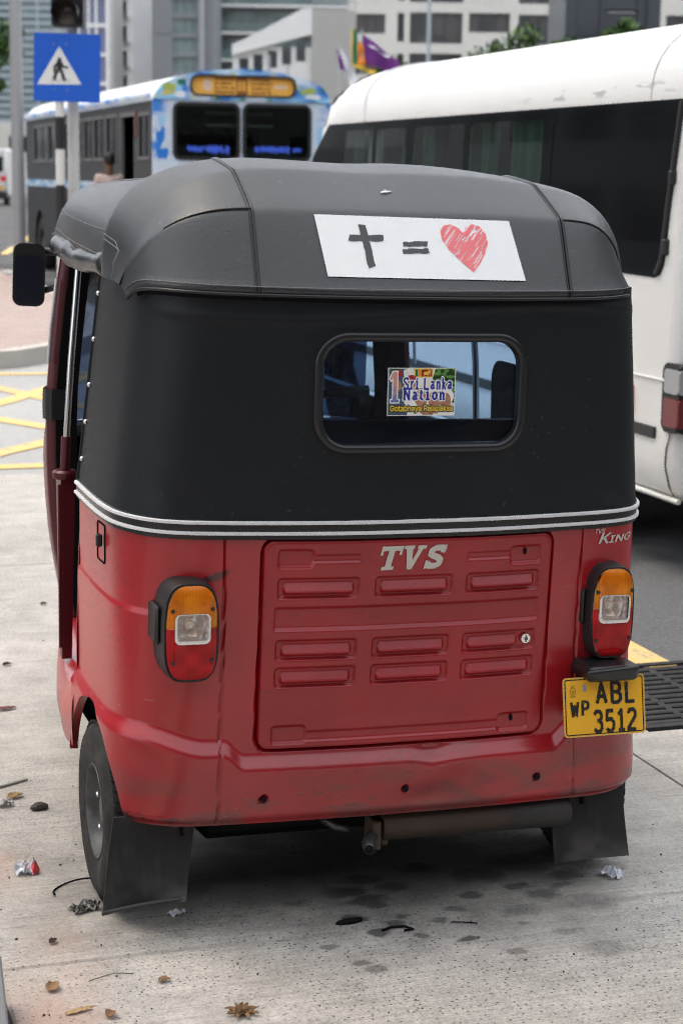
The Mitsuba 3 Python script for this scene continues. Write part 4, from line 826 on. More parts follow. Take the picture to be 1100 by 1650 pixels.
def van_side(mir):
    W = V.copy()
    if mir: W[..., 0] = 2*cxm-W[..., 0]
    yc, zc = (ys[:-1]+ys[1:])/2, (pf[:-1, 1]+pf[1:, 1])/2
    m = np.ones((len(ys)-1, len(pf)-1), bool)
    for a, b in panes:
        m[np.ix_((yc > a) & (yc < b), (zc > 1.335) & (zc < 2.02))] = False
    for wy in (4.45, 8.05):
        m[np.ix_(np.abs(yc-wy) < .36, zc < .68)] = False
    return gridmesh(W, m)
put(CB, 'body', join(van_side(0), van_side(1)), van_white, 40)
rear = Polygon([*V[0][:, [0, 2]], *(V[0][::-1][:, [0, 2]]*[-1, 1]+[2*cxm, 0])]).buffer(0); put(CB, 'rear_panel', upright(prism(rear, .01), 3.205), van_white)
put(CB, 'front_panel', upright(prism(Polygon([*V[-1][:, [0, 2]], *(V[-1][::-1][:, [0, 2]]*[-1, 1]+[2*cxm, 0])]).buffer(.001), .01), 9.31), van_white)
def side_sheet(g, out, step=.05, mir=False):
    """a polygon in (y, z) laid on the minibus side"""
    Vv, Fc, n = [], [], 0
    x0, z0, x1, z1 = g.bounds
    for j in range(int(z0/step)-1, int(z1/step)+2):
        for q in polys(g.intersection(sbox(-50, j*step, 50, (j+1)*step))):
            v, f = trimesh.creation.triangulate_polygon(q, engine='earcut'); Vv.append(v); Fc.append(f+n); n += len(v)
    v, f = np.vstack(Vv), np.vstack(Fc); x = np.interp(v[:, 1], pf[:20, 1], pf[:20, 0])-out
    if mir: x = 2*cxm-x
    return trimesh.Trimesh(np.stack([x, v[:, 0], v[:, 1]], 1), f, process=False)
glassband = Polygon([(3.315, 2.06), (8.30, 2.06), (8.62, 1.86), (8.9, 1.55), (8.95, 1.36), (3.45, 1.30), (3.405, 1.315), (3.375, 1.36), (3.31, 2.03)])
holes = unary_union([rrect(a, b, 1.345, 2.01, .03) for a, b in panes])
for mir in (0, 1):
    wb = put(CB, 'window_band', side_sheet(glassband.difference(holes), .006, mir=mir), van_glass)
    for k, (a, b) in enumerate(panes):
        put(wb, 'pane', side_sheet(rrect(a-.01, b+.01, 1.335, 2.02, .03), .0035, mir=mir), van_glass if k == 0 else glass_dark)
put(CB, 'window_seal', tube([(van_x(z)-.008, np.interp(z, [1.3, 2.06], [3.40, 3.312])+.035*(z < 1.35), z) for z in np.linspace(1.315, 2.05, 14)], .014, 8), blk)
put(CB, 'hinge', bx(2.37, 2.41, 3.345, 3.375, 1.40, 1.47, .006), blk); put(CB, 'hinge', bx(2.375, 2.415, 3.325, 3.352, 1.70, 1.76, .006), blk)
put(CB, 'belt_moulding', tube([(2.380, y, .865) for y in np.linspace(3.30, 8.6, 24)], .006, 6), van_white)
put(CB, 'rub_strip', moved(trimesh.convex.convex_hull(np.array([(x, y, z) for x in (2.372, 2.39) for y in (3.375, 8.3) for z in (.603, .652)])), np.zeros(3)), dkgrey, label='dark grey rubbing strip')
put(CB, 'reflector', bx(2.366, 2.392, 3.60, 3.665, .675, .815, .006), red_refl)
put(CB, 'sill_lip', tube([(2.42, y, .345) for y in np.linspace(3.2, 8.4, 12)], .012, 6), van_white)
put(CB, 'panel_seam', tube([(van_x(z)-.0005, 3.27-.02*(z > .6), z) for z in np.linspace(.36, .66, 8)], .003, 5), dkgrey)
put(CB, 'roof_seam', tube([cs(t).tolist()[:1]+[3.62+.10*(t-pd[8])]+cs(t).tolist()[1:] for t in np.linspace(pd[8], pd[-1], 30)], .0035, 5), pr('seam_grey', (.42, .41, .39), rough=.6))
put(CB, 'roof_seam', tube([cs(t).tolist()[:1]+[7.55+.5*(t-pd[8])]+cs(t).tolist()[1:] for t in np.linspace(pd[8], pd[-1], 30)], .012, 5), pr('seam_pale', (.50, .51, .55), rough=.5))
RL = put(CB, 'rear_light', join(moved(prism(rrect(3.17, 3.322, .645, .945, .045), .03), lambda v: np.stack([2.380+v[:, 2], v[:, 0], v[:, 1]], 1)), moved(prism(rrect(2.381, 2.62, .645, .945, .03), .035), lambda v: np.stack([v[:, 0], 3.205-v[:, 2], v[:, 1]], 1))), blk, kind=None, label='rear light cluster in a black surround')
for nm, z0, z1, m_ in (('clear_lens', .815, .92, pr('van_grey_lens', (.30, .31, .32), rough=.15, coat=.5)), ('red_lens', .67, .795, pr('van_red_lens', (.13, .006, .010), rough=.12, coat=.5))):
    put(RL, nm, join(moved(prism(rrect(3.168, 3.298, z0, z1, .02), .02), lambda v: np.stack([2.3745+v[:, 2], v[:, 0], v[:, 1]], 1)), moved(prism(rrect(2.376, 2.60, z0, z1, .015), .02), lambda v: np.stack([v[:, 0], 3.180-v[:, 2], v[:, 1]], 1))), m_)
put(CB, 'bumper', moved(prism(rrect(2.47, 4.34, .345, .60, .05), .10), lambda v: np.stack([v[:, 0], 3.22-v[:, 2], v[:, 1]], 1)), van_white, 40); put(CB, 'bumper_reflector', bx(2.44, 2.62, 3.10, 3.118, .47, .52, .01), steel)
put(CB, 'floor', bx(2.5, 4.3, 3.3, 9.1, .36, .55), matte)
for wy in (4.45, 8.05):
    for sx_ in (2.52, 4.29):
        wk = put(CB, 'wheel', moved(lathe([(.20, -.09), (.33, -.10), (.36, -.07), (.37, 0), (.36, .07), (.33, .10), (.20, .09)], 'x', 36), np.array([sx_, wy, .365])), tyrem, 40)
        put(wk, 'rim', moved(lathe([(0, -.02), (.08, -.05), (.1, -.02), (.19, -.03), (.205, -.075)], 'x', 28), np.array([sx_, wy, .365])), rimm, 40)
for k, y in enumerate(np.arange(4.0, 8.2, .85)):
    for x0 in (2.52, 3.55):
        put(CB, 'seat', join(bx(x0, x0+.75, y, y+.45, .85, 1.0, .03), bx(x0, x0+.75, y, y+.10, 1.0, 1.52, .03)), seatm, kind=None)
def curtain(y0, y1, x, z0, z1, amp=.018):
    y = np.linspace(y0, y1, 50); z = np.linspace(z0, z1, 6); A, B = np.meshgrid(y, z, indexing='ij')
    return gridmesh(np.stack([x+amp*np.sin(A*75)+.01*np.sin(A*31), A+.02*np.sin(B*9), B], -1))
for y0, y1, m_ in ((4.80, 5.30, curt), (5.55, 5.74, curt), (6.46, 6.62, curt), (5.80, 5.95, curt), (6.78, 7.0, curt), (7.36, 7.62, curt_w), (7.80, 7.95, curt)): put(CB, 'curtain', curtain(y0, y1, 2.48, 1.32, 2.05), m_)
for y0, y1 in ((4.0, 4.9), (5.2, 6.0), (6.6, 7.1)): put(CB, 'curtain', curtain(y0, y1, 4.33, 1.32, 2.05), curt)

# ------------------------------------------------------------------ city bus
def f_bus(p, n, uv):
    a = noise(p.x*5, p.y*5, p.z*5); v = voronoi(p.x*5.5+.3*p.y, p.z*6.5+.4*p.y)
    c = mix((.03, .17, .62), (.30, .62, .88), smoothstep(.3, .7, a))
    c = mix(c, (.72, .82, .92), smoothstep(.50, .72, fbm(p.x*3.2, p.y*3.2, p.z*4, 3)))
    c = mix(c, (.05, .25, .10), .85*smoothstep(.24, .12, v[0])*smoothstep(.70, .74, v[2]))
    return mix(c, (.62, .55, .15), .8*smoothstep(.22, .12, v[0])*smoothstep(.24, .2, v[2]))
bus_art = pr('bus_artwork', proc(f_bus), rough=.35, coat=.4)
def f_busp(p, n, uv):
    m = smoothstep(.48, .60, fbm(p.x*3.5, p.y*3.5, p.z*3.5, 3))*smoothstep(.24, .08, dr.minimum(dr.abs(p.x-3.70), dr.abs(p.x-6.08)))
    return mix((.62, .70, .80), (.06, .24, .70), m)
bus_pale = pr('bus_pale_blue', proc(f_busp), rough=.35, coat=.4)
bus_grey = pr('bus_grey', (.055, .06, .065), rough=.75, spec=.2); bus_band = pr('bus_blue_band', proc(lambda p, n, uv: mix((.10, .25, .46), (.42, .52, .62), smoothstep(.45, .6, noise(p.y*3, p.z*14)))), rough=.4)
bus_roof = pr('bus_roof', (.66, .70, .72), rough=.4); bus_dark = pr('bus_lower', (.035, .038, .042), rough=.7, spec=.2); frame_al = pr('aluminium', (.12, .125, .13), rough=.6)
orange = pr('board_orange', (.97, .50, .09), rough=.4); brown = pr('board_brown', (.33, .12, .02), rough=.5); pale_pr = pr('board_pale', (.78, .58, .45), rough=.5); bus_seat = pr('bus_seat', (.10, .11, .12), rough=.7); wdark_bus = pr('bus_side_glass', (.012, .014, .015), rough=.12, spec=.3); ink_bl = pr('glass_blue_paint', (.05, .13, .75), rough=.5)
BU = thing('city_bus', 'blue and white city bus seen from behind with an orange destination board', 'bus')
bx0, bx1, by0, by1 = 3.71, 6.10, 20., 31.2; bc = (bx0+bx1)/2
arc = [(bx0, 2.66), (bx0+.03, 2.76), (bx0+.12, 2.87), (bx0+.32, 2.965), (bx0+.65, 3.04), (bc, 3.085)]; arc = arc+[(2*bc-x, z) for x, z in arc[-2::-1]]
dest = rrect(4.20, 5.60, 2.735, 2.985, .10)
put(BU, 'rear_dome', upright(prism(Polygon([(bx0-.005, 2.675)]+arc[1:-1]+[(bx1+.005, 2.675)]).difference(dest), .06), by0+.03), bus_art, label='blue painted dome over the rear windows')
r1, r2_ = rrect(3.98, 4.85, 1.92, 2.63, .09), rrect(4.91, 5.82, 1.92, 2.63, .09)
liv = {'white': pr('livery_white', (.80, .83, .86), rough=.4), 'lime': pr('livery_lime', (.38, .48, .12), rough=.4), 'palm': pr('livery_palm', (.01, .16, .10), rough=.4), 'sand': pr('livery_sand', (.62, .52, .16), rough=.4), 'blue': pr('livery_blue', (.03, .20, .66), rough=.4), 'pale': pr('livery_pale', (.35, .60, .85), rough=.4)}
def blob(cx, cz, w, h, sd): r = random.Random(sd); return unary_union([affinity.scale(Point(cx+r.uniform(-.6, .6)*w, cz+r.uniform(-.4, .4)*h).buffer(1, quad_segs=6), w*r.uniform(.3, .55), h*r.uniform(.3, .6)) for _ in range(7)])
domeP = Polygon([(bx0+.03, 2.69)]+[(x, z-.012) for x, z in arc[1:-1]]+[(bx1-.03, 2.69)]).difference(dest.buffer(.02))
for m_, cx_, cz_, w_, h_, sd in (('lime', 3.93, 2.84, .10, .07, 1), ('sand', 3.90, 2.76, .10, .05, 2), ('white', 4.06, 2.74, .10, .05, 3), ('palm', 4.08, 2.90, .06, .05, 4), ('lime', 5.78, 2.82, .12, .06, 5), ('white', 5.86, 2.74, .12, .05, 6), ('palm', 6.0, 2.84, .05, .04, 7), ('pale', 4.6, 3.03, .3, .02, 8), ('pale', 5.2, 3.03, .3, .02, 9)):
    g_ = blob(cx_, cz_, w_, h_, sd).intersection(domeP)
    if g_.area > 0: put(BU, 'livery_print', upright(prism(g_, .003), by0-.0315), liv[m_])
for m_, cx_, cz_, w_, h_, sd in (('blue', 3.80, 2.15, .06, .22, 11), ('pale', 3.83, 2.4, .06, .12, 12), ('blue', 3.84, 1.98, .08, .10, 13), ('pale', 5.98, 2.25, .07, .2, 14), ('blue', 5.97, 2.05, .05, .1, 15)):
    put(BU, 'livery_print', upright(prism(blob(cx_, cz_, w_, h_, sd).intersection(sbox(bx0+.01, 1.7, bx1-.01, 2.66)).difference(unary_union([r1, r2_]).buffer(.02)), .003), by0-.0015), liv[m_])
put(BU, 'rear_panel', upright(prism(sbox(bx0, .55, bx1, 2.674).difference(unary_union([r1, r2_])), .06), by0+.06), bus_pale)
put(BU, 'rear_bumper', bx(bx0+.02, bx1-.02, by0-.10, by0+.05, .40, .72, .04), bus_dark)
for nm, g_ in (('rear_window', r1), ('rear_window', r2_)):
    w_ = put(BU, nm, upright(prism(g_.buffer(.015).difference(g_.buffer(-.03)), .02), by0-.003), blk); put(w_, 'pane', upright(prism(g_, .004), by0+.03), glass_dark)
def scribble(x0, x1, z, h, seed):
    r = random.Random(seed); out = []; x = x0
    while x < x1:
        w = r.uniform(.03, .06); out.append(LineString([(x, z+r.uniform(-.3, .1)*h), (x+w*.3, z+h*r.uniform(.4, .6)), (x+w*.7, z-h*r.uniform(.2, .5)), (x+w, z+h*r.uniform(.0, .5))]).buffer(.011)); x += w*1.05+(.03 if r.random() < .15 else 0)
    return unary_union(out)
for g_ in (scribble(4.17, 4.33, 2.045, .07, 1), scribble(4.40, 4.68, 2.04, .10, 2), scribble(5.08, 5.52, 2.05, .08, 3), scribble(5.60, 5.65, 2.05, .05, 4)):
    put(BU, 'window_lettering', upright(prism(g_, .002), by0+.018), ink_bl)
db = put(BU, 'destination_board', upright(prism(dest.buffer(.012).difference(dest.buffer(-.012)), .05), by0-.002), blk, label='orange destination board with unreadable printed lines')
put(db, 'face', upright(prism(dest, .01), by0+.02), orange)
for z in (2.945, 2.89, 2.835, 2.78):
    put(db, 'text_line', upright(prism(scribble(4.53, 4.76, z, .02, int(z*1000)), .002), by0+.009), brown); put(db, 'text_line', upright(prism(scribble(5.02, 5.26, z, .02, int(z*999)), .002), by0+.009), brown)
put(db, 'panel', upright(prism(sbox(4.815, 2.74, 4.965, 2.98).difference(sbox(4.84, 2.80, 4.88, 2.93)).difference(sbox(4.90, 2.80, 4.94, 2.93)), .002), by0+.009), brown)
put(db, 'emblem', upright(prism(affinity.scale(Point(4.43, 2.865).buffer(.06), 1, 1.25), .002), by0+.009), pale_pr); put(db, 'emblem', upright(prism(sbox(5.33, 2.84, 5.50, 2.885), .002), by0+.009), pale_pr)
roofV = np.array([[(x, y, z) for x, z in [(bx0-.015, 2.655)]+arc+[(bx1+.015, 2.655)]] for y in (by0+.025, by0+.5, 26., by1-.4, by1)]); put(BU, 'roof', gridmesh(roofV), bus_roof, 40)
def yz(g, t, x): return moved(prism(g, t), lambda v: np.stack([x+v[:, 2], v[:, 0], v[:, 1]], 1))
sidew = [rrect(20.20, 20.92, 1.92, 2.50, .04), rrect(22.42, 23.22, 1.92, 2.53, .04), rrect(23.36, 24.2, 1.92, 2.53, .04), rrect(24.3, 25.05, 1.92, 2.53, .04), rrect(25.22, 26.0, 1.92, 2.53, .04), rrect(26.1, 26.85, 1.92, 2.53, .04), rrect(27.0, 28.55, 1.92, 2.53, .04), rrect(28.7, 30.2, 1.92, 2.53, .04)]
door = sbox(21.14, .62, 22.20, 2.55)
for s, x in ((0, bx0), (1, bx1-.05)):
    cut = unary_union(sidew+([door] if s == 0 else []))
    arches = unary_union([Point(yw, .5).buffer(.56) for yw in (22.95 if s else 23.4, 29.7)])
    put(BU, 'side_panel', yz(sbox(by0+.06, 1.60, by1, 2.66).difference(cut), .05, x), bus_grey); put(BU, 'side_band', yz(sbox(by0+.06, 1.48, by1, 1.597).difference(cut), .05, x-.003+.006*s), bus_band)
    put(BU, 'lower_panel', yz(sbox(by0+.06, .42, by1, 1.477).difference(cut).difference(arches), .05, x), bus_dark)
    for g_ in sidew:
        w_ = put(BU, 'side_window', yz(g_.buffer(.02).difference(g_.buffer(-.025)).union(sbox((g_.bounds[0]+g_.bounds[2])/2-.02, 1.92, (g_.bounds[0]+g_.bounds[2])/2+.02, 2.5)), .02, x-.012+.05*s), frame_al); put(w_, 'pane', yz(g_, .004, x+.02), wdark_bus)
    for yw in (23.4, 29.7):
        wk = put(BU, 'wheel', moved(lathe([(.26, -.12), (.42, -.13), (.46, -.10), (.48, 0), (.46, .10), (.42, .13), (.26, .12)], 'x', 32), np.array([x+(.16 if s == 0 else -.12), yw, .48])), tyrem, 40); put(wk, 'hub', moved(lathe([(0, -.10), (.10, -.09), (.12, -.02), (.24, -.03), (.27, -.10)], 'x', 24), np.array([x+(.16 if s == 0 else -.12), yw, .48])), rimm, 40)
dr_ = put(BU, 'door', yz(door.difference(sbox(21.20, .68, 22.14, 2.49)), .05, bx0-.006), frame_al); put(dr_, 'step', bx(bx0+.0, bx0+.9, 21.16, 22.18, .50, .60), bus_dark)
put(BU, 'gutter', bx(bx0-.05, bx0, by0+.15, by1, 2.70, 2.76, .01), bus_pale); put(BU, 'mudguard', bx(bx0-.02, bx0-.001, 21.0, 21.12, 2.2, 2.55, .004), pr('lamp_dark_red', (.12, .02, .015), rough=.4))
put(BU, 'floor', bx(bx0+.06, bx1-.06, by0+.1, by1, .60, 1.0), matte); put(BU, 'front', bx(bx0+.02, bx1-.02, by1, by1+.06, .5, 2.7), bus_dark); put(BU, 'inner_ceiling', bx(bx0+.1, bx1-.1, by0+.2, by1, 2.64, 2.66), bus_dark)
for y, z in ((20.16, 2.36), (20.18, 2.52)): put(BU, 'handrail', tube([(4.45, y, z), (5.35, y, z)], .014, 8), curt_w)
for y in np.arange(20.6, 30, 1.0): put(BU, 'seat', bx(4.0, 4.9, y, y+.12, 1.0, 2.1, .03), bus_seat); put(BU, 'seat', bx(5.1, 6.0, y, y+.12, 1.0, 2.1, .03), bus_seat)

# ------------------------------------------------------------------ person at the bus door
def body_mesh(joints, bones, L=.02):
    ms = []
    for a, b in bones:
        P = []
        for j in (a, b):
            (x, y, z), r = joints[j]; s = trimesh.creation.icosphere(2, 1.0).vertices
            P.append(s*np.broadcast_to(r, 3)+[x, y, z])
        ms.append(m3.Manifold.hull_points(np.vstack(P)))
    m = m3.Manifold.batch_boolean(ms, m3.OpType.Add).refine_to_length(L); t = tm(m); t.merge_vertices(); trimesh.smoothing.filter_taubin(t, iterations=10); return t
PE = thing('person', 'person with short black hair in a pale pink shirt stepping up at the bus door', 'person')
pz = np.array([3.54, 22.1, .32])
Jt = {'hipc': ((0, 0, .92), (.15, .11, .09)), 'waist': ((0, 0, 1.05), (.14, .10, .08)), 'chest': ((.0, .03, 1.25), (.145, .10, .12)), 'sl': ((-.15, .03, 1.34), .055), 'sr': ((.15, .03, 1.34), .055), 'el': ((-.20, .12, 1.12), .042), 'er': ((.26, .18, 1.18), .045), 'wl': ((-.18, .30, 1.02), .032), 'wr': ((.26, .38, 1.36), .032)}
put(PE, 'shirt', moved(body_mesh(Jt, [('hipc', 'waist'), ('waist', 'chest'), ('chest', 'sl'), ('chest', 'sr'), ('sl', 'el'), ('sr', 'er')]), pz), pr('shirt_pink', (.60, .47, .43), rough=.85), True)
Jl = {'h': ((0, 0, .92), (.145, .105, .07)), 'l0': ((-.09, 0, .86), .085), 'l1': ((-.10, .04, .47), .058), 'l2': ((-.10, 0, .08), .042), 'r0': ((.09, 0, .86), .085), 'r1': ((.10, .16, .52), .058), 'r2': ((.10, .10, .15), .042)}
put(PE, 'trousers', moved(body_mesh(Jl, [('h', 'l0'), ('h', 'r0'), ('l0', 'l1'), ('l1', 'l2'), ('r0', 'r1'), ('r1', 'r2')]), pz), dkgrey, True)
Js = {'n': ((0, .03, 1.42), .055), 'n2': ((0, .035, 1.50), .052), 'hd': ((0, .045, 1.575), (.075, .092, .10)), 'jaw': ((0, .075, 1.525), (.05, .06, .05)), 'nose': ((0, .135, 1.56), .014), 'e1': ((-.076, .04, 1.565), (.012, .02, .03)), 'e2': ((.076, .04, 1.565), (.012, .02, .03)),
      'el': Jt['el'], 'wl': Jt['wl'], 'er': Jt['er'], 'wr': Jt['wr'], 'pl': ((-.17, .36, 1.0), (.035, .04, .018)), 'pr': ((.26, .42, 1.42), (.035, .018, .045))}
for f in range(4): Js[f'f{f}'] = ((.235+.017*f, .43, 1.485-.006*abs(f-1.5)), .008); Js[f'g{f}'] = ((.235+.017*f, .425, 1.43), .009); Js[f'fl{f}'] = ((-.195+.016*f, .43-.004*abs(f-1.5), .985), .008); Js[f'gl{f}'] = ((-.195+.016*f, .37, .995), .009)
Js['t0'] = ((.215, .42, 1.40), .011); Js['t1'] = ((.20, .43, 1.44), .009); Js['tl0'] = ((-.14, .35, .995), .011); Js['tl1'] = ((-.125, .39, .985), .009)
for nm, bn in (('head', [('n', 'n2'), ('n2', 'hd'), ('hd', 'jaw'), ('jaw', 'nose'), ('hd', 'e1'), ('hd', 'e2')]), ('forearm', [('el', 'wl'), ('wl', 'pl'), ('pl', 'tl0'), ('tl0', 'tl1')]+[(f'gl{f}', f'fl{f}') for f in range(4)]+[('pl', f'gl{f}') for f in range(4)]), ('forearm', [('er', 'wr'), ('wr', 'pr'), ('pr', 't0'), ('t0', 't1')]+[(f'g{f}', f'f{f}') for f in range(4)]+[('pr', f'g{f}') for f in range(4)])):
    put(PE, nm, moved(body_mesh(Js, bn, .012), pz), pr('skin_brown', (.17, .085, .05), rough=.6) if nm == 'head' else 'm_skin_brown', True)
hair = trimesh.creation.icosphere(3, 1.0); hv = np.array(hair.vertices); hair.vertices = hv*np.array([.083, .098, .095])+np.array([0, .022, 1.60])+.006*(meshkit.noise(hv*9)[:, None]-.5); put(PE, 'hair', moved(hair, pz), pr('black_hair', (.01, .009, .009), rough=.6), True)
for dx, dy, dz in ((-.10, 0, 0), (.10, .10, .07)): put(PE, 'shoe', moved(obox((dx, dy+.06, .04+dz), (.085, .25, .08), 0, .03), pz), blk)

# ------------------------------------------------------------------ signs, signals, poles
rh = np.array([math.cos(YAW), -math.sin(YAW), 0])
def fr(D, u, z=0., yaw=0.): return np.array([CAM[0], CAM[1], 0]) + D*fh + u*rh + np.array([0, 0, z])
def frame(D, u, z=0.):
    """local x right, y away, z up at a point D metres down the view and u to the right, facing the photographer"""
    M = np.eye(4); M[:3, 0] = rh; M[:3, 1] = fh; M[:3, 3] = fr(D, u, z); return M
galv = pr('galvanised', (.36, .37, .38), rough=.5, metal=.3); pale_pole = pr('pale_pole', (.52, .53, .52), rough=.55); sign_blue = pr('sign_blue', (.012, .105, .56), rough=.35, coat=.3); sign_w = pr('sign_white', (.74, .74, .72), rough=.4)
def cyl(x, y, z0, z1, r, r1=None, n=20): r1 = r if r1 is None else r1; return lathe([(0, z0), (r, z0), (r1, z1), (0, z1)], 'z', n).apply_translation([x, y, 0])
M = frame(16.5, -2.525)
SG = thing('pedestrian_sign', 'square blue pedestrian crossing sign on a black and white banded post', 'road sign')
put(SG, 'post', cyl(0, .05, .1, 2.9, .040), pr('post_white', (.66, .66, .64), rough=.5), 30, xf=M)
for z0, z1 in ((1.92, 2.20), (1.14, 1.61), (.45, .80)): put(SG, 'post_band', cyl(0, .05, z0, z1, .0425), blk, 30, xf=M)
sgm = affinity.translate(sbox(-.285, -.285, .285, .285).buffer(.006), .025, 2.62); put(SG, 'plate', upright(prism(sgm, .004), .0), sign_blue, xf=M @ np.block([[ry(.02), np.zeros((3, 1))], [np.zeros((1, 3)), 1]]))
tri = Polygon([(-.185, 2.475), (.20, 2.478), (.012, 2.80)]); put(SG, 'triangle', upright(prism(tri, .002), -.0045), sign_w, xf=M)
def man(cx, cz, s):
    L = lambda p, w: LineString([(cx+x*s, cz+z*s) for x, z in p]).buffer(w*s)
    return unary_union([Point(cx, cz+.82*s).buffer(.105*s), L([(0, .66), (0, .38)], .155), L([(-.02, .36), (-.20, .08), (-.27, -.18)], .09), L([(.02, .36), (.15, .08), (.22, -.2)], .09), L([(-.27, -.18), (-.36, -.15)], .05), L([(.22, -.2), (.32, -.21)], .045), L([(-.06, .62), (-.26, .44), (-.27, .22)], .07), L([(.06, .62), (.24, .42), (.42, .40)], .06)])
put(SG, 'walking_figure', upright(prism(man(.012, 2.555, .165), .001), -.007), ink_blk, xf=M)
put(SG, 'crossing_stripes', upright(prism(unary_union([sbox(-.06+.03*k, 2.503, -.045+.03*k, 2.512) for k in range(6)]), .001), -.007), iron, xf=M)
for x, z in ((-.035, 2.82), (.075, 2.82), (-.035, 2.43), (.075, 2.43)): put(SG, 'rivet', moved(trimesh.creation.icosphere(1, .007), np.array([x, -.005, z])), galv, xf=M)
M = frame(16.7, -2.43)
TS = thing('traffic_signal', 'grey traffic signal pole with a dark unlit signal head above the blue sign', 'traffic light')
put(TS, 'pole', cyl(0, 0, .1, 3.8, .052), pale_pole, 30, xf=M)
hd = put(TS, 'signal_head', bx(-.155, .125, -.20, .02, 2.97, 3.85, .02), blk_s, xf=M)
for z in (3.08, 3.36, 3.66):
    put(hd, 'lens', moved(lathe([(0, -.02), (.06, -.016), (.10, 0)], 'y', 28), np.array([-.015, -.20, z])), pr('dark_lens', (.03, .022, .02), rough=.15, coat=.5) if z < 3.1 else 'm_dark_lens', 30, xf=M)
    a = np.linspace(-.25*math.pi, 1.25*math.pi, 24); vis = np.array([[(-.015+.115*math.cos(t), -.20-d*(1 if math.sin(t) > -.2 else .5), z+.115*math.sin(t)) for d in (0, .09, .18)] for t in a]); put(hd, 'visor', gridmesh(vis), blk_s, True, xf=M)
put(TS, 'bracket', bx(-.06, .06, -.02, .06, 3.0, 3.06), blk_s, xf=M)
M = frame(29, -5.08)
SL = thing('street_light', 'tall plain grey street light pole at the left edge of the brick pavement', 'street light')
put(SL, 'pole', cyl(0, 0, .1, 8.5, .105, .08), galv, 30, xf=M); put(SL, 'base_flange', bx(-.2, .2, -.2, .2, .148, .18, .01), galv, xf=M); put(SL, 'arm', tube([(0, 0, 8.4), (.3, 0, 8.8), (1.6, 0, 9.0)], .05, 10), galv, xf=M); put(SL, 'lantern', bx(1.5, 2.2, -.14, .14, 8.92, 9.06, .05), pale_pole, xf=M)
for D, u, r, lab in ((52, 2.2, .055, 'slim pale blue pole in front of the white apartment block'), (60, -2.5, .045, 'slim grey pole in front of the low white building, left of its pair'), (60, -1.9, .03, 'thin grey pole in front of the low white building, right of its pair')):
    k = thing('lamp_pole', lab, 'pole'); M = frame(D, u); put(k, 'shaft', cyl(0, 0, 0, 12 if D == 52 else (5.5 if r > .04 else 5.2), r), pr('pole_bluegrey', (.42, .47, .52), rough=.5) if D == 52 else galv, 30, xf=M); put(k, 'base', bx(-.15, .15, -.15, .15, 0, .3, .02), galv, xf=M)

# ------------------------------------------------------------------ flags
flag_mats = {c: pr('flag_'+c, v, rough=.8) for c, v in dict(purple=(.17, .035, .24), white=(.75, .73, .78), yellow=(.78, .52, .06), green=(.02, .17, .08), orange=(.78, .25, .03), maroon=(.30, .02, .05)).items()}
def cloth(P00, P10, P01, P11, wave, ph, n=24):
    """a rippled sheet between four corners given as (u, y, z)"""
    a = np.linspace(0, 1, n); A, B = np.meshgrid(a, a, indexing='ij'); P00, P10, P01, P11 = map(np.array, (P00, P10, P01, P11))
    P = ((1-A)*(1-B))[..., None]*P00+(A*(1-B))[..., None]*P10+((1-A)*B)[..., None]*P01+(A*B)[..., None]*P11
    P = P + np.stack([0*A, wave*np.sin(A*9+ph+B*2)*(.2+A), .35*wave*np.sin(A*6+ph)*A], -1); return gridmesh(P)
def flag(label, u, top, parts):
    k = thing('flag', label, 'flag', 'flags behind the minibus'); M = frame(42, u); put(k, 'pole', cyl(0, 0, 0, top, .022, .015), pale_pole, 30, xf=M)
    for nm, m_, c, w, ph in parts: put(k, nm, cloth(*c, w, ph), m_, True, xf=M)
flag('white and purple flag drooping diagonally, leftmost of the three flags', -.20, 4.6, [('purple_field', flag_mats['purple'], ((-.06, 0, 4.5), (.02, -.02, 4.08), (.05, .02, 4.5), (.20, 0, 4.02)), .04, 0), ('white_field', flag_mats['white'], ((.0, -.03, 4.52), (.26, -.05, 3.70), (.07, -.03, 4.5), (.50, -.02, 3.72)), .05, 1), ('purple_tip', flag_mats['purple'], ((.30, -.04, 3.85), (.36, -.06, 3.60), (.48, -.04, 3.83), (.56, -.03, 3.62)), .04, 2)])
flag('yellow, green and orange flag hanging limp between the two purple flags', .05, 5.05, [('yellow_edge', flag_mats['yellow'], ((.0, -.01, 4.98), (.0, 0, 4.15), (.05, -.02, 4.96), (.05, -.01, 4.15)), .02, 0), ('green_stripe', flag_mats['green'], ((.055, -.02, 4.95), (.055, 0, 4.18), (.15, -.03, 4.92), (.15, -.02, 4.16)), .02, 1), ('orange_stripe', flag_mats['orange'], ((.155, -.02, 4.7), (.16, -.02, 4.15), (.29, -.04, 4.6), (.34, -.03, 4.13)), .03, 2), ('yellow_hem', flag_mats['yellow'], ((.08, -.04, 4.22), (.55, -.03, 4.05), (.08, -.04, 4.13), (.62, -.04, 3.93)), .05, 1), ('maroon_field', flag_mats['maroon'], ((.30, -.05, 4.3), (.5, -.05, 4.1), (.4, -.04, 4.24), (.58, -.04, 4.05)), .03, 3)])
flag('plain purple flag blowing out to the right, rightmost of the three flags', .30, 4.95, [('purple_field', flag_mats['purple'], ((.0, 0, 4.85), (.80, .08, 4.30), (.02, 0, 4.22), (.92, .1, 3.98)), .10, .6), ('white_streak', flag_mats['white'], ((.15, -.10, 4.62), (.62, -.06, 4.36), (.16, -.10, 4.58), (.63, -.06, 4.32)), .06, .6)])

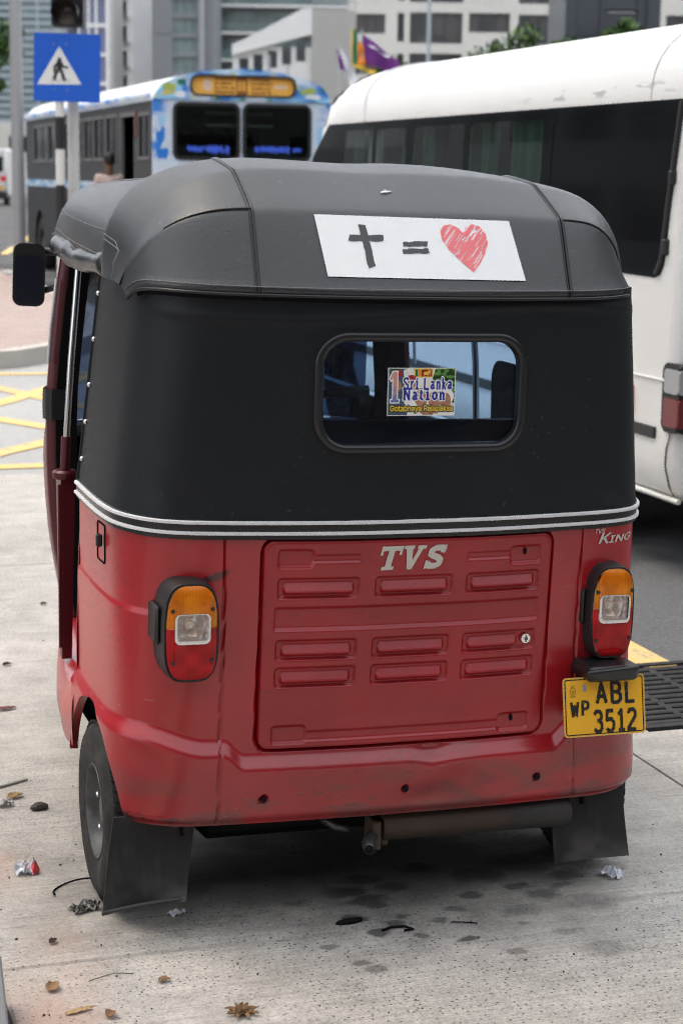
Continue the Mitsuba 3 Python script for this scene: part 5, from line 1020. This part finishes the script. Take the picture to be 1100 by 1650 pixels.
# ------------------------------------------------------------------ trees and hedge tops
leaf_m = [bs('leaf_a', {'type': 'principled', 'base_color': rgb(.045, .105, .022), 'roughness': .55}), bs('leaf_b', {'type': 'principled', 'base_color': rgb(.085, .155, .03), 'roughness': .55}), bs('leaf_c', {'type': 'principled', 'base_color': rgb(.02, .05, .014), 'roughness': .6})]
bark = pr('bark', (.09, .065, .045), rough=.9)
def tree(label, D, u, top, R, seed, crown_h):
    k = thing('tree', label, 'tree', None); r = np.random.default_rng(seed); M = frame(D, u); zc = top-crown_h*.5
    br = [tube([(0, 0, 0), (.05, .02, zc*.5), (0, 0, zc)], np.array([.14, .10, .06]), 10)]
    for a in range(6): t = a*1.05+seed; br.append(tube([(0, 0, zc*.6), (.4*R*math.cos(t), .4*R*math.sin(t), zc*.85), (.8*R*math.cos(t), .8*R*math.sin(t), zc+crown_h*.2)], np.array([.05, .03, .012]), 6))
    put(k, 'trunk', join(*br), bark, True, xf=M)
    cl = r.normal(size=(26, 3)); cl /= np.linalg.norm(cl, axis=1)[:, None]; cl *= (r.random((26, 1))**.4)*np.array([R, R, crown_h*.5]); rad = r.uniform(.25, .5, 26)*R*.8
    for j, m_ in enumerate(leaf_m):
        n = 1500; w = r.integers(0, 26, n); p = r.normal(size=(n, 3)); p /= np.linalg.norm(p, axis=1)[:, None]; p = cl[w]+p*(rad[w]*r.random(n)**.33)[:, None]*np.array([1, 1, .8])+[0, 0, zc]
        d = r.normal(size=(n, 3)); d /= np.linalg.norm(d, axis=1)[:, None]; e = np.cross(d, r.normal(size=(n, 3))); e /= np.linalg.norm(e, axis=1)[:, None]; s = r.uniform(.06, .12, n)[:, None]
        v = np.stack([p-d*s, p+e*s*.5, p+d*s, p-e*s*.5], 1).reshape(-1, 3); i = np.arange(n)[:, None]*4; f = np.vstack([i+[0, 1, 2], i+[0, 2, 3]])
        put(k, 'foliage', trimesh.Trimesh(v, f, process=False), m_, xf=M)
tree('leafy green tree top showing over the minibus roof left of the dark tower', 45, 4.45, 5.25, 1.45, 3, 2.4)
tree('small bright green tree top in front of the dark glass tower', 47, 6.75, 5.65, 1.0, 4, 2.0)
tree('dark green tree behind the flags', 46, 1.15, 4.4, 1.0, 5, 2.6)
tree('dark tree at the left edge of the picture beside the street light', 60, -11.55, 6.7, 1.1, 6, 2.6)
tree('low dark shrubby tree far back to the right of the flags', 46, 2.6, 4.35, 1.2, 8, 2.2)

# ------------------------------------------------------------------ buildings
bw = pr('wall_white', proc(lambda p, n, uv: mix((.74, .735, .71), (.82, .81, .79), fbm(p.x*.4, p.y*.4, p.z*.4, 3))), rough=.8); bcream = pr('wall_cream', proc(lambda p, n, uv: mix((.60, .58, .53), (.68, .66, .61), fbm(p.x*.3, p.y*.3, p.z*.5, 3))), rough=.85)
bgrey = pr('wall_grey', (.20, .21, .22), rough=.7); bdk = pr('wall_dark', (.035, .042, .052), rough=.3); bblue = pr('wall_blue_grey', (.36, .40, .44), rough=.6)
wdark = pr('window_dark', proc(lambda p, n, uv: mix((.016, .018, .020), (.055, .045, .045), smoothstep(.45, .65, noise(p.x*.9, p.y*.9, p.z*.6)))), rough=.12); wteal = pr('window_teal', proc(lambda p, n, uv: mix((.045, .085, .085), (.17, .24, .235), noise(p.x*.5, p.y*.5, p.z*.8))), rough=.12); wviol = pr('window_violet', (.14, .15, .27), rough=.12); wgrey = pr('window_grey', (.05, .06, .07), rough=.1)
def building(name, label, Dr, k, u0, u1, ztop, wins, wall, pane, thick=.35, depth=12, dz=0, frame_m=None, turn=0, bars=0):
    """front in the plane Dr*k down the view; u, z given at Dr and scaled out by k about the eye; windows are holes with panes set back"""
    S = lambda u: u*k
    Zs = lambda z: 1.71+(z-1.71)*k
    key = thing(name, label, 'building'); M = frame(Dr*k, 0)
    if turn: c = S(u0); M = M @ np.block([[rz(turn), np.array([[c-c*math.cos(turn)], [-c*math.sin(turn)], [0]])], [np.zeros((1, 3)), 1]])
    hs = [sbox(S(a), Zs(c), S(b), Zs(d)) for a, b, c, d in wins]
    put(key, 'wall', upright(prism(sbox(S(u0), 0, S(u1), Zs(ztop)).difference(unary_union(hs)) if hs else sbox(S(u0), 0, S(u1), Zs(ztop)), thick), thick), wall, xf=M)
    put(key, 'side_walls', join(bx(S(u0), S(u0)+thick, thick+.002, depth, 0, Zs(ztop)), bx(S(u1)-thick, S(u1), thick+.002, depth, 0, Zs(ztop))), wall, xf=M)
    put(key, 'roof', bx(S(u0), S(u1), thick, depth, Zs(ztop)-.2, Zs(ztop)-.004), wall, xf=M); put(key, 'core', bx(S(u0)+thick+.01, S(u1)-thick-.01, thick+.5, depth-.5, 0, Zs(ztop)-.3), matte, xf=M)
    for h in hs:
        a, c, b, d = h.bounds; w = put(key, 'window', bx(a, b, thick-.05, thick+.10, c-.001, d+.001), pane, xf=M)
        if frame_m:
            n = max(1, int(bars)); put(w, 'frame', join(bx(a, b, thick-.13, thick-.052, c, c+.07), bx(a, b, thick-.13, thick-.052, d-.07, d), *[bx(a+(b-a)*j/n-.04, a+(b-a)*j/n+.04, thick-.125, thick-.053, c+.07, d-.07) for j in range(n+1) if 0 < j < n], bx(a, a+.08, thick-.128, thick-.054, c+.07, d-.07), bx(b-.08, b, thick-.128, thick-.054, c+.07, d-.07)), frame_m, xf=M)
    return key, M, S, Zs
# cream apartment block, right
W = []
for r in range(-2, 3):
    z0 = 6.98+1.57*r
    W += [(2.42, 4.50, z0, z0+1.18), (4.75, 6.37, z0+.45, z0+1.19), (6.70, 7.92, z0, z0+1.15), (8.15, 9.6, z0, z0+1.15), (10.0, 11.9, z0+.4, z0+1.15), (12.52, 14.3, z0+.55, z0+1.2), (1.93, 2.20, z0+.05, z0+1.15), (-.0+.3, 1.45, z0+.35, z0+1.1)]
building('apartment_block', 'cream apartment block with wide dark windows behind the minibus', 75, 1.93, -.05, 15.5, 11.2, W, bcream, wdark, .5, 20, frame_m=frame_dk if 'frame_dk' in globals() else dkgrey, bars=3)
key, M, S, Zs = building('dark_glass_tower', 'dark blue glass tower standing before the cream apartment block', 60, 1.55, 6.83, 9.83, 10.5, [(7.15, 7.95, 3.0, 9.8), (8.05, 9.12, 3.0, 7.05), (8.05, 9.12, 7.12, 9.8), (9.22, 9.42, 3.0, 9.8)], bdk, pr('window_navy', (.012, .018, .028), rough=.08), .3, 8, frame_m=bdk)
put(key, 'light_strip', bx(S(8.15), S(9.0), -.06, -.002, Zs(6.93), Zs(6.97)), curt_w, xf=M)
key, M, S, Zs = building('low_white_building', 'low white building with a slanting row of dark windows behind the bus', 80, 1.3, -4.87, -1.55, 7.1, [(-4.6+.60*j, -4.2+.60*j, 5.95+.14*j, 6.62+.16*j) for j in range(5)], bw, wgrey, .4, 10, frame_m=None, turn=0)
# its roof line climbs towards the right: the parapet wall
put(key, 'parapet', upright(prism(Polygon([(S(-4.88), Zs(6.72)), (S(-1.54), Zs(7.62)), (S(-1.54), Zs(8.66)), (S(-1.95), Zs(8.63)), (S(-4.4), Zs(7.35)), (S(-4.88), Zs(7.15))]), .5), -.01), bw, xf=M)
put(key, 'gable_block', bx(S(-1.535), S(.3), -.55, 8, 0, Zs(8.6), .02), pr('wall_pale_grey', proc(lambda p, n, uv: mix((.40, .39, .36), (.46, .45, .42), fbm(p.x*.3, p.y*.3, p.z*.3, 3))), rough=.85), xf=M)
put(key, 'roof_rail', join(*[bx(S(-1.5+.25*j), S(-1.5+.25*j)+.06, -.4, -.34, Zs(8.6), Zs(8.95)) for j in range(8)], bx(S(-1.5), S(.3), -.4, -.34, Zs(8.95), Zs(9.0))), galv, xf=M)
# wide balcony tower
W = []
for r in range(-2, 4): W += [(-7.9, -5.6, 8.85+1.6*r, 9.95+1.6*r), (-5.4, -2.6, 8.85+1.6*r, 9.95+1.6*r), (-2.4, .3, 8.85+1.6*r, 9.95+1.6*r)]
key, M, S, Zs = building('balcony_tower', 'wide grey glass tower with pale balcony slabs above the bus', 115, 2.0, -8.17, .8, 15.5, W, bgrey, wteal, .5, 20, frame_m=galv, bars=4)
for r in range(-2, 4):
    put(key, 'balcony_slab', bx(S(-8.05), S(.8), -1.6, -.002, Zs(8.50+1.6*r), Zs(8.66+1.6*r), .03), bw, xf=M)
    put(key, 'balcony_rail', bx(S(-7.9), S(.75), -1.55, -1.5, Zs(8.67+1.6*r), Zs(9.15+1.6*r)), wteal, xf=M)
# grey tower with a recessed teal strip
W = [(-9.75, -8.35, 7.3+1.05*r, 8.15+1.05*r) for r in range(-1, 7)]
key, M, S, Zs = building('grey_office_tower', 'plain grey tower with a strip of teal windows left of the balcony tower', 105, 2.05, -10.85, -7.46, 15.0, W, bgrey, wteal, .5, 18, frame_m=galv, bars=3)
put(key, 'pilaster', bx(S(-8.22), S(-7.95), -.6, -.004, 0, Zs(14.9)), pr('pilaster_grey', (.33, .33, .36), rough=.7), xf=M); put(key, 'ledge', bx(S(-10.85), S(-9.8), -.12, -.004, Zs(9.42), Zs(9.48)), bgrey, xf=M)
# white tower with small balconies, violet glazed tower, far glass tower
key, M, S, Zs = building('white_tower', 'slender white tower with stubby balconies behind the blue sign', 120, 2.0, -15.25, -12.35, 16.5, [(-14.45, -14.0, 6.9+1.53*r, 7.9+1.53*r) for r in range(0, 6)], bw, wgrey, .5, 16)
for r in range(0, 6): put(key, 'balcony', bx(S(-14.55), S(-13.9), -1.0, -.002, Zs(6.78+1.53*r), Zs(6.92+1.53*r), .03), bgrey, xf=M)
put(key, 'corner_fin', bx(S(-13.55), S(-12.4), -.5, -.004, 0, Zs(16.4)), pr('wall_offwhite', (.70, .70, .70), rough=.8), xf=M)
building('violet_glazed_tower', 'narrow pale tower with tall violet window panes right of the blue sign', 130, 1.65, -18.6, -16.45, 17.5, [(a, b, 6.0+1.95*r, 7.7+1.95*r) for r in range(0, 5) for a, b in ((-18.4, -17.85), (-17.72, -17.35), (-17.2, -16.62))], bw, wviol, .4, 14, frame_m=None)
W = [(a, b, 6.2+.62*r, 6.58+.62*r) for r in range(0, 18) for a, b in ((-31.6, -29.9), (-29.7, -28.2), (-28.0, -26.3), (-26.1, -24.6), (-24.4, -22.6))]
building('far_glass_tower', 'far pale blue glass tower of many floors behind the traffic signal', 160, 2.6, -32, -22.3, 18.2, W, bblue, wteal, .4, 30)
building('low_shop_row', 'low pale building far down the road at the left edge', 130, 1.0, -40, -19.5, 5.1, [(-39+2.6*j, -37.2+2.6*j, 1.9, 4.2) for j in range(7)], bcream, wdark, .3, 12, frame_m=dkgrey, bars=2)

# ------------------------------------------------------------------ far minibus at the left edge
k = thing('white_bus', 'small white bus with red tail lights far down the road at the left edge', 'bus'); M = frame(98, -18.75)
put(k, 'body', bx(-1.0, 1.0, 0, 6, .45, 2.95, .12), van_white, 40, xf=M); put(k, 'rear_window', bx(-.8, .8, -.02, .05, 1.75, 2.55, .02), wdark, xf=M); put(k, 'bumper', bx(-1.0, 1.0, -.12, .1, .35, .75, .05), blk, xf=M)
for x in (-.8, .8): put(k, 'tail_light', bx(x-.15, x+.15, -.03, .05, 1.25, 1.55, .02), red_refl, xf=M); put(k, 'wheel', moved(lathe([(0, -.12), (.36, -.12), (.4, 0), (.36, .12), (0, .12)], 'x', 24), np.array([x, .9, .4])), tyrem, xf=M)
put(k, 'number_plate', bx(.35, .85, -.15, -.12, .85, 1.02), yellow_pl, xf=M)

# ------------------------------------------------------------------ litter on the concrete
leaf_br = [pr('leaf_brown', (.26, .155, .08), rough=.8), pr('leaf_tan', (.42, .29, .15), rough=.8), pr('leaf_dark', (.06, .035, .025), rough=.8), pr('leaf_red', (.22, .09, .08), rough=.8)]
paper = pr('paper', (.72, .73, .78), rough=.7); foil = pr('foil', (.62, .62, .63), rough=.3, metal=.6)
def leaf_mesh(L, w, curl, seed):
    r = np.random.default_rng(seed); a = np.linspace(-1, 1, 13); b = np.linspace(-1, 1, 7); A, B = np.meshgrid(a, b, indexing='ij'); W_ = w*np.sqrt(np.maximum(0, 1-A**2))*(1-.25*A)
    z = .002+curl*.45*(B**2)*(1-A**2)*w+curl*.10*L*(A*.8)**2+.004*r.random(A.shape); return gridmesh(np.stack([A*L/2, B*W_/2, z], -1))
def crumple(sx_, sy_, h, seed, n=12):
    a = np.linspace(-.5, .5, n); A, B = np.meshgrid(a, a, indexing='ij'); p = np.stack([A*5, B*5, A*0], -1)
    z = h*np.abs(meshkit.fbm(p*1.3, 3, seed)-.35)*1.8+.001; x = A*sx_*(1-.5*meshkit.noise(p, seed+3)); y = B*sy_*(1-.5*meshkit.noise(p, seed+5)); return gridmesh(np.stack([x, y, z], -1))
def drop(name, label, cat, mesh, mat, x, y, yaw, smooth=False): k = put(None, name, moved(moved(mesh, rz(yaw)), np.array([x, y, .0005])), mat, smooth); labels[k] = {'label': label, 'category': cat}
drop('paper_scrap', 'crumpled white paper beside the right mud flap', 'litter', crumple(.055, .07, .03, 14, 7), paper, .61, .115, .3)
drop('paper_scrap', 'small white paper scrap in front of the left mud flap', 'litter', crumple(.05, .035, .02, 2, 8), paper, -.489, .173, .5)
drop('wrapper', 'crumpled silver and red wrapper at the left edge', 'litter', crumple(.075, .065, .045, 4), pr('wrapper_print', proc(lambda p, n, uv: mix((.55, .58, .63), (.60, .06, .07), smoothstep(.52, .60, noise(p.x*25, p.y*25, p.z*25)))), rough=.25, metal=.3), -.785, .535, 0)
drop('foil_scrap', 'bright scrap of foil near the left edge of the picture', 'litter', crumple(.055, .04, .03, 6, 8), foil, -.770, 1.038, .2)
drop('netting', 'crushed grey scrap beside the left rear wheel', 'litter', crumple(.085, .055, .028, 9, 14), pr('net_grey', proc(lambda p, n, uv: mix((.05, .05, .047), (.26, .26, .24), smoothstep(.4, .6, noise(p.x*190, p.y*190, p.z*190)))), rough=.8), -.690, .262, .4)
drop('wire_loop', 'thin dark wire loop beside the left rear wheel', 'litter', tube([(.07*math.cos(t), .06*math.sin(t), .006+.004*math.sin(2*t)) for t in np.linspace(.4, 3.2, 24)], .0022, 6), matte, -.675, .375, .2, True)
def rock(s, seed): m = trimesh.creation.icosphere(3, 1.0); v = np.array(m.vertices); m.vertices = (v*(.7+.6*meshkit.fbm(v*1.6+seed, 3, seed))[:, None])*np.array(s)+np.array([0, 0, s[2]*.55]); return m
drop('dark_stone', 'dark broken lump lying left of the rickshaw', 'stone', rock((.024, .016, .013), 2), pr('stone_dark', (.05, .042, .038), rough=.8), -.685, .988, .3, True)
drop('black_stone', 'small flat black lump among the oil spots', 'stone', rock((.034, .011, .007), 5), matte, -.11, .018, .1, True)
for nm, lab, L, w, c, m_, x, y, yaw, sd in (('dry_leaf', 'curled brown leaf on the lower left concrete', .06, .035, .8, 0, -.829, -.148, 1.2, 1), ('dry_leaf', 'long tan leaf near the bottom left corner', .085, .02, .3, 1, -.794, -.272, .25, 2),
        ('dry_leaf', 'small tan leaf in front of the left mud flap', .04, .022, .7, 0, -.593, -.177, .2, 4), ('dry_leaf', 'reddish leaf at the left edge of the picture', .085, .032, .5, 3, -.640, 1.965, .2, 5), ('dry_leaf', 'dark leaf lying far up the left side of the concrete', .05, .025, .8, 2, -.565, 2.511, .4, 6),
        ('dry_leaf', 'yellow brown leaf beside the foil scrap', .075, .035, .7, 1, -.735, 1.10, .5, 7), ('dry_leaf', 'small leaf beyond the front of the rickshaw', .04, .025, .8, 2, -.299, 3.409, .3, 8), ('dry_leaf', 'crumpled brown leaf at the bottom edge left of centre', .04, .028, 1.2, 0, -.735, -.312, 1, 9), ('dry_leaf', 'dark leaf speck below the left wheel', .035, .02, .9, 2, -.79, .09, .9, 13)):
    drop(nm, lab, 'leaf', leaf_mesh(L*.75, w*.8, c, sd), leaf_br[m_], x, y, yaw)
star = join(*[moved(moved(leaf_mesh(.042, .012, 1.1, 20+a), np.array([.016, 0, 0])), rz(a*.78)) for a in range(8)], moved(leaf_mesh(.05, .02, 1.2, 31), ry(-1.2)))
drop('leaf_cluster', 'spiky brown leaf cluster at the bottom edge', 'leaf', star, leaf_br[0], -.472, -.372, .2)
for nm, lab, P, r, m_, x, y, yaw in (('twig', 'thin grey twig left of the bottom leaf', [(-.05, 0, .003), (.01, .012, .006), (.05, 0, .003)], .0012, pr('twig_grey', (.12, .11, .10), rough=.9), -.70, -.13, .1), ('twig', 'bent dark twig below the exhaust', [(-.035, 0, .003), (-.01, .012, .004), (.02, .012, .004), (.038, -.006, .003), (.015, -.01, .003)], .0028, matte, -.02, -.055, -.1), ('twig', 'short pale stick at the left edge', [(-.05, -.01, .004), (.05, .012, .004)], .004, curt_w, -.725, 1.215, .3), ('twig', 'short thin dark twig right of the oil spots', [(-.03, .004, .003), (0, -.002, .004), (.03, -.008, .003)], .0016, matte, .145, -.06, -.2)):
    drop(nm, lab, 'twig', tube(P, r, 6), m_, x, y, yaw, True)
r = np.random.default_rng(11); gm = []
for _ in range(230):
    x, y = r.uniform(-.92, .9), r.uniform(-.5, .9) if r.random() < .75 else r.uniform(.9, 3); s = r.uniform(.0012, .0032)
    v = np.array(trimesh.creation.icosahedron().vertices)*s*r.uniform(.5, 1.4, 3); m = trimesh.creation.icosahedron(); m.vertices = v+[x, y, s*.4]; gm.append(m)
k = put(None, 'grit', join(*gm), pr('grit_dark', (.06, .05, .042), rough=.9)); labels[k] = {'label': 'dark grit scattered over the concrete', 'category': 'grit', 'kind': 'stuff'}

# ------------------------------------------------------------------ blocks added out of view to dim reflections and side light
bdim = pr('wall_dim', proc(lambda p, n, uv: mix((.105, .11, .115), (.15, .155, .16), fbm(p.x*.3, p.y*.3, p.z*.4, 3))), rough=.85)
def block(label, x0, x1, y0, y1, h, axis):  # unseen block, added for its effect on reflections and light
    k = thing('added_block', label, 'building'); put(k, 'wall', bx(x0, x1, y0, y1, 0, h), bdim); n = 0
    for z in np.arange(1.2, h-2, 3.3):
        L = (y0, y1) if axis[0] == 'x' else (x0, x1)
        for a in np.arange(L[0]+1, L[1]-3, 4.2):
            if axis == 'x+': m = bx(x1, x1+.05, a, a+2.8, z, z+1.9)
            elif axis == 'x-': m = bx(x0-.05, x0, a, a+2.8, z, z+1.9)
            else: m = bx(a, a+2.8, y1, y1+.05, z, z+1.9)
            put(k, 'window', m, wdark)
block('added dim block on the left, unseen, there to darken reflections', -34, -17, 14, 320, 13, 'x+')
block('added dim block behind the camera, unseen, there to darken reflections', -30, 30, -34, -20, 16, 'y+')
block('added dim block on the right, unseen, there to cut side light', 24, 40, -18, 24, 13, 'x-')
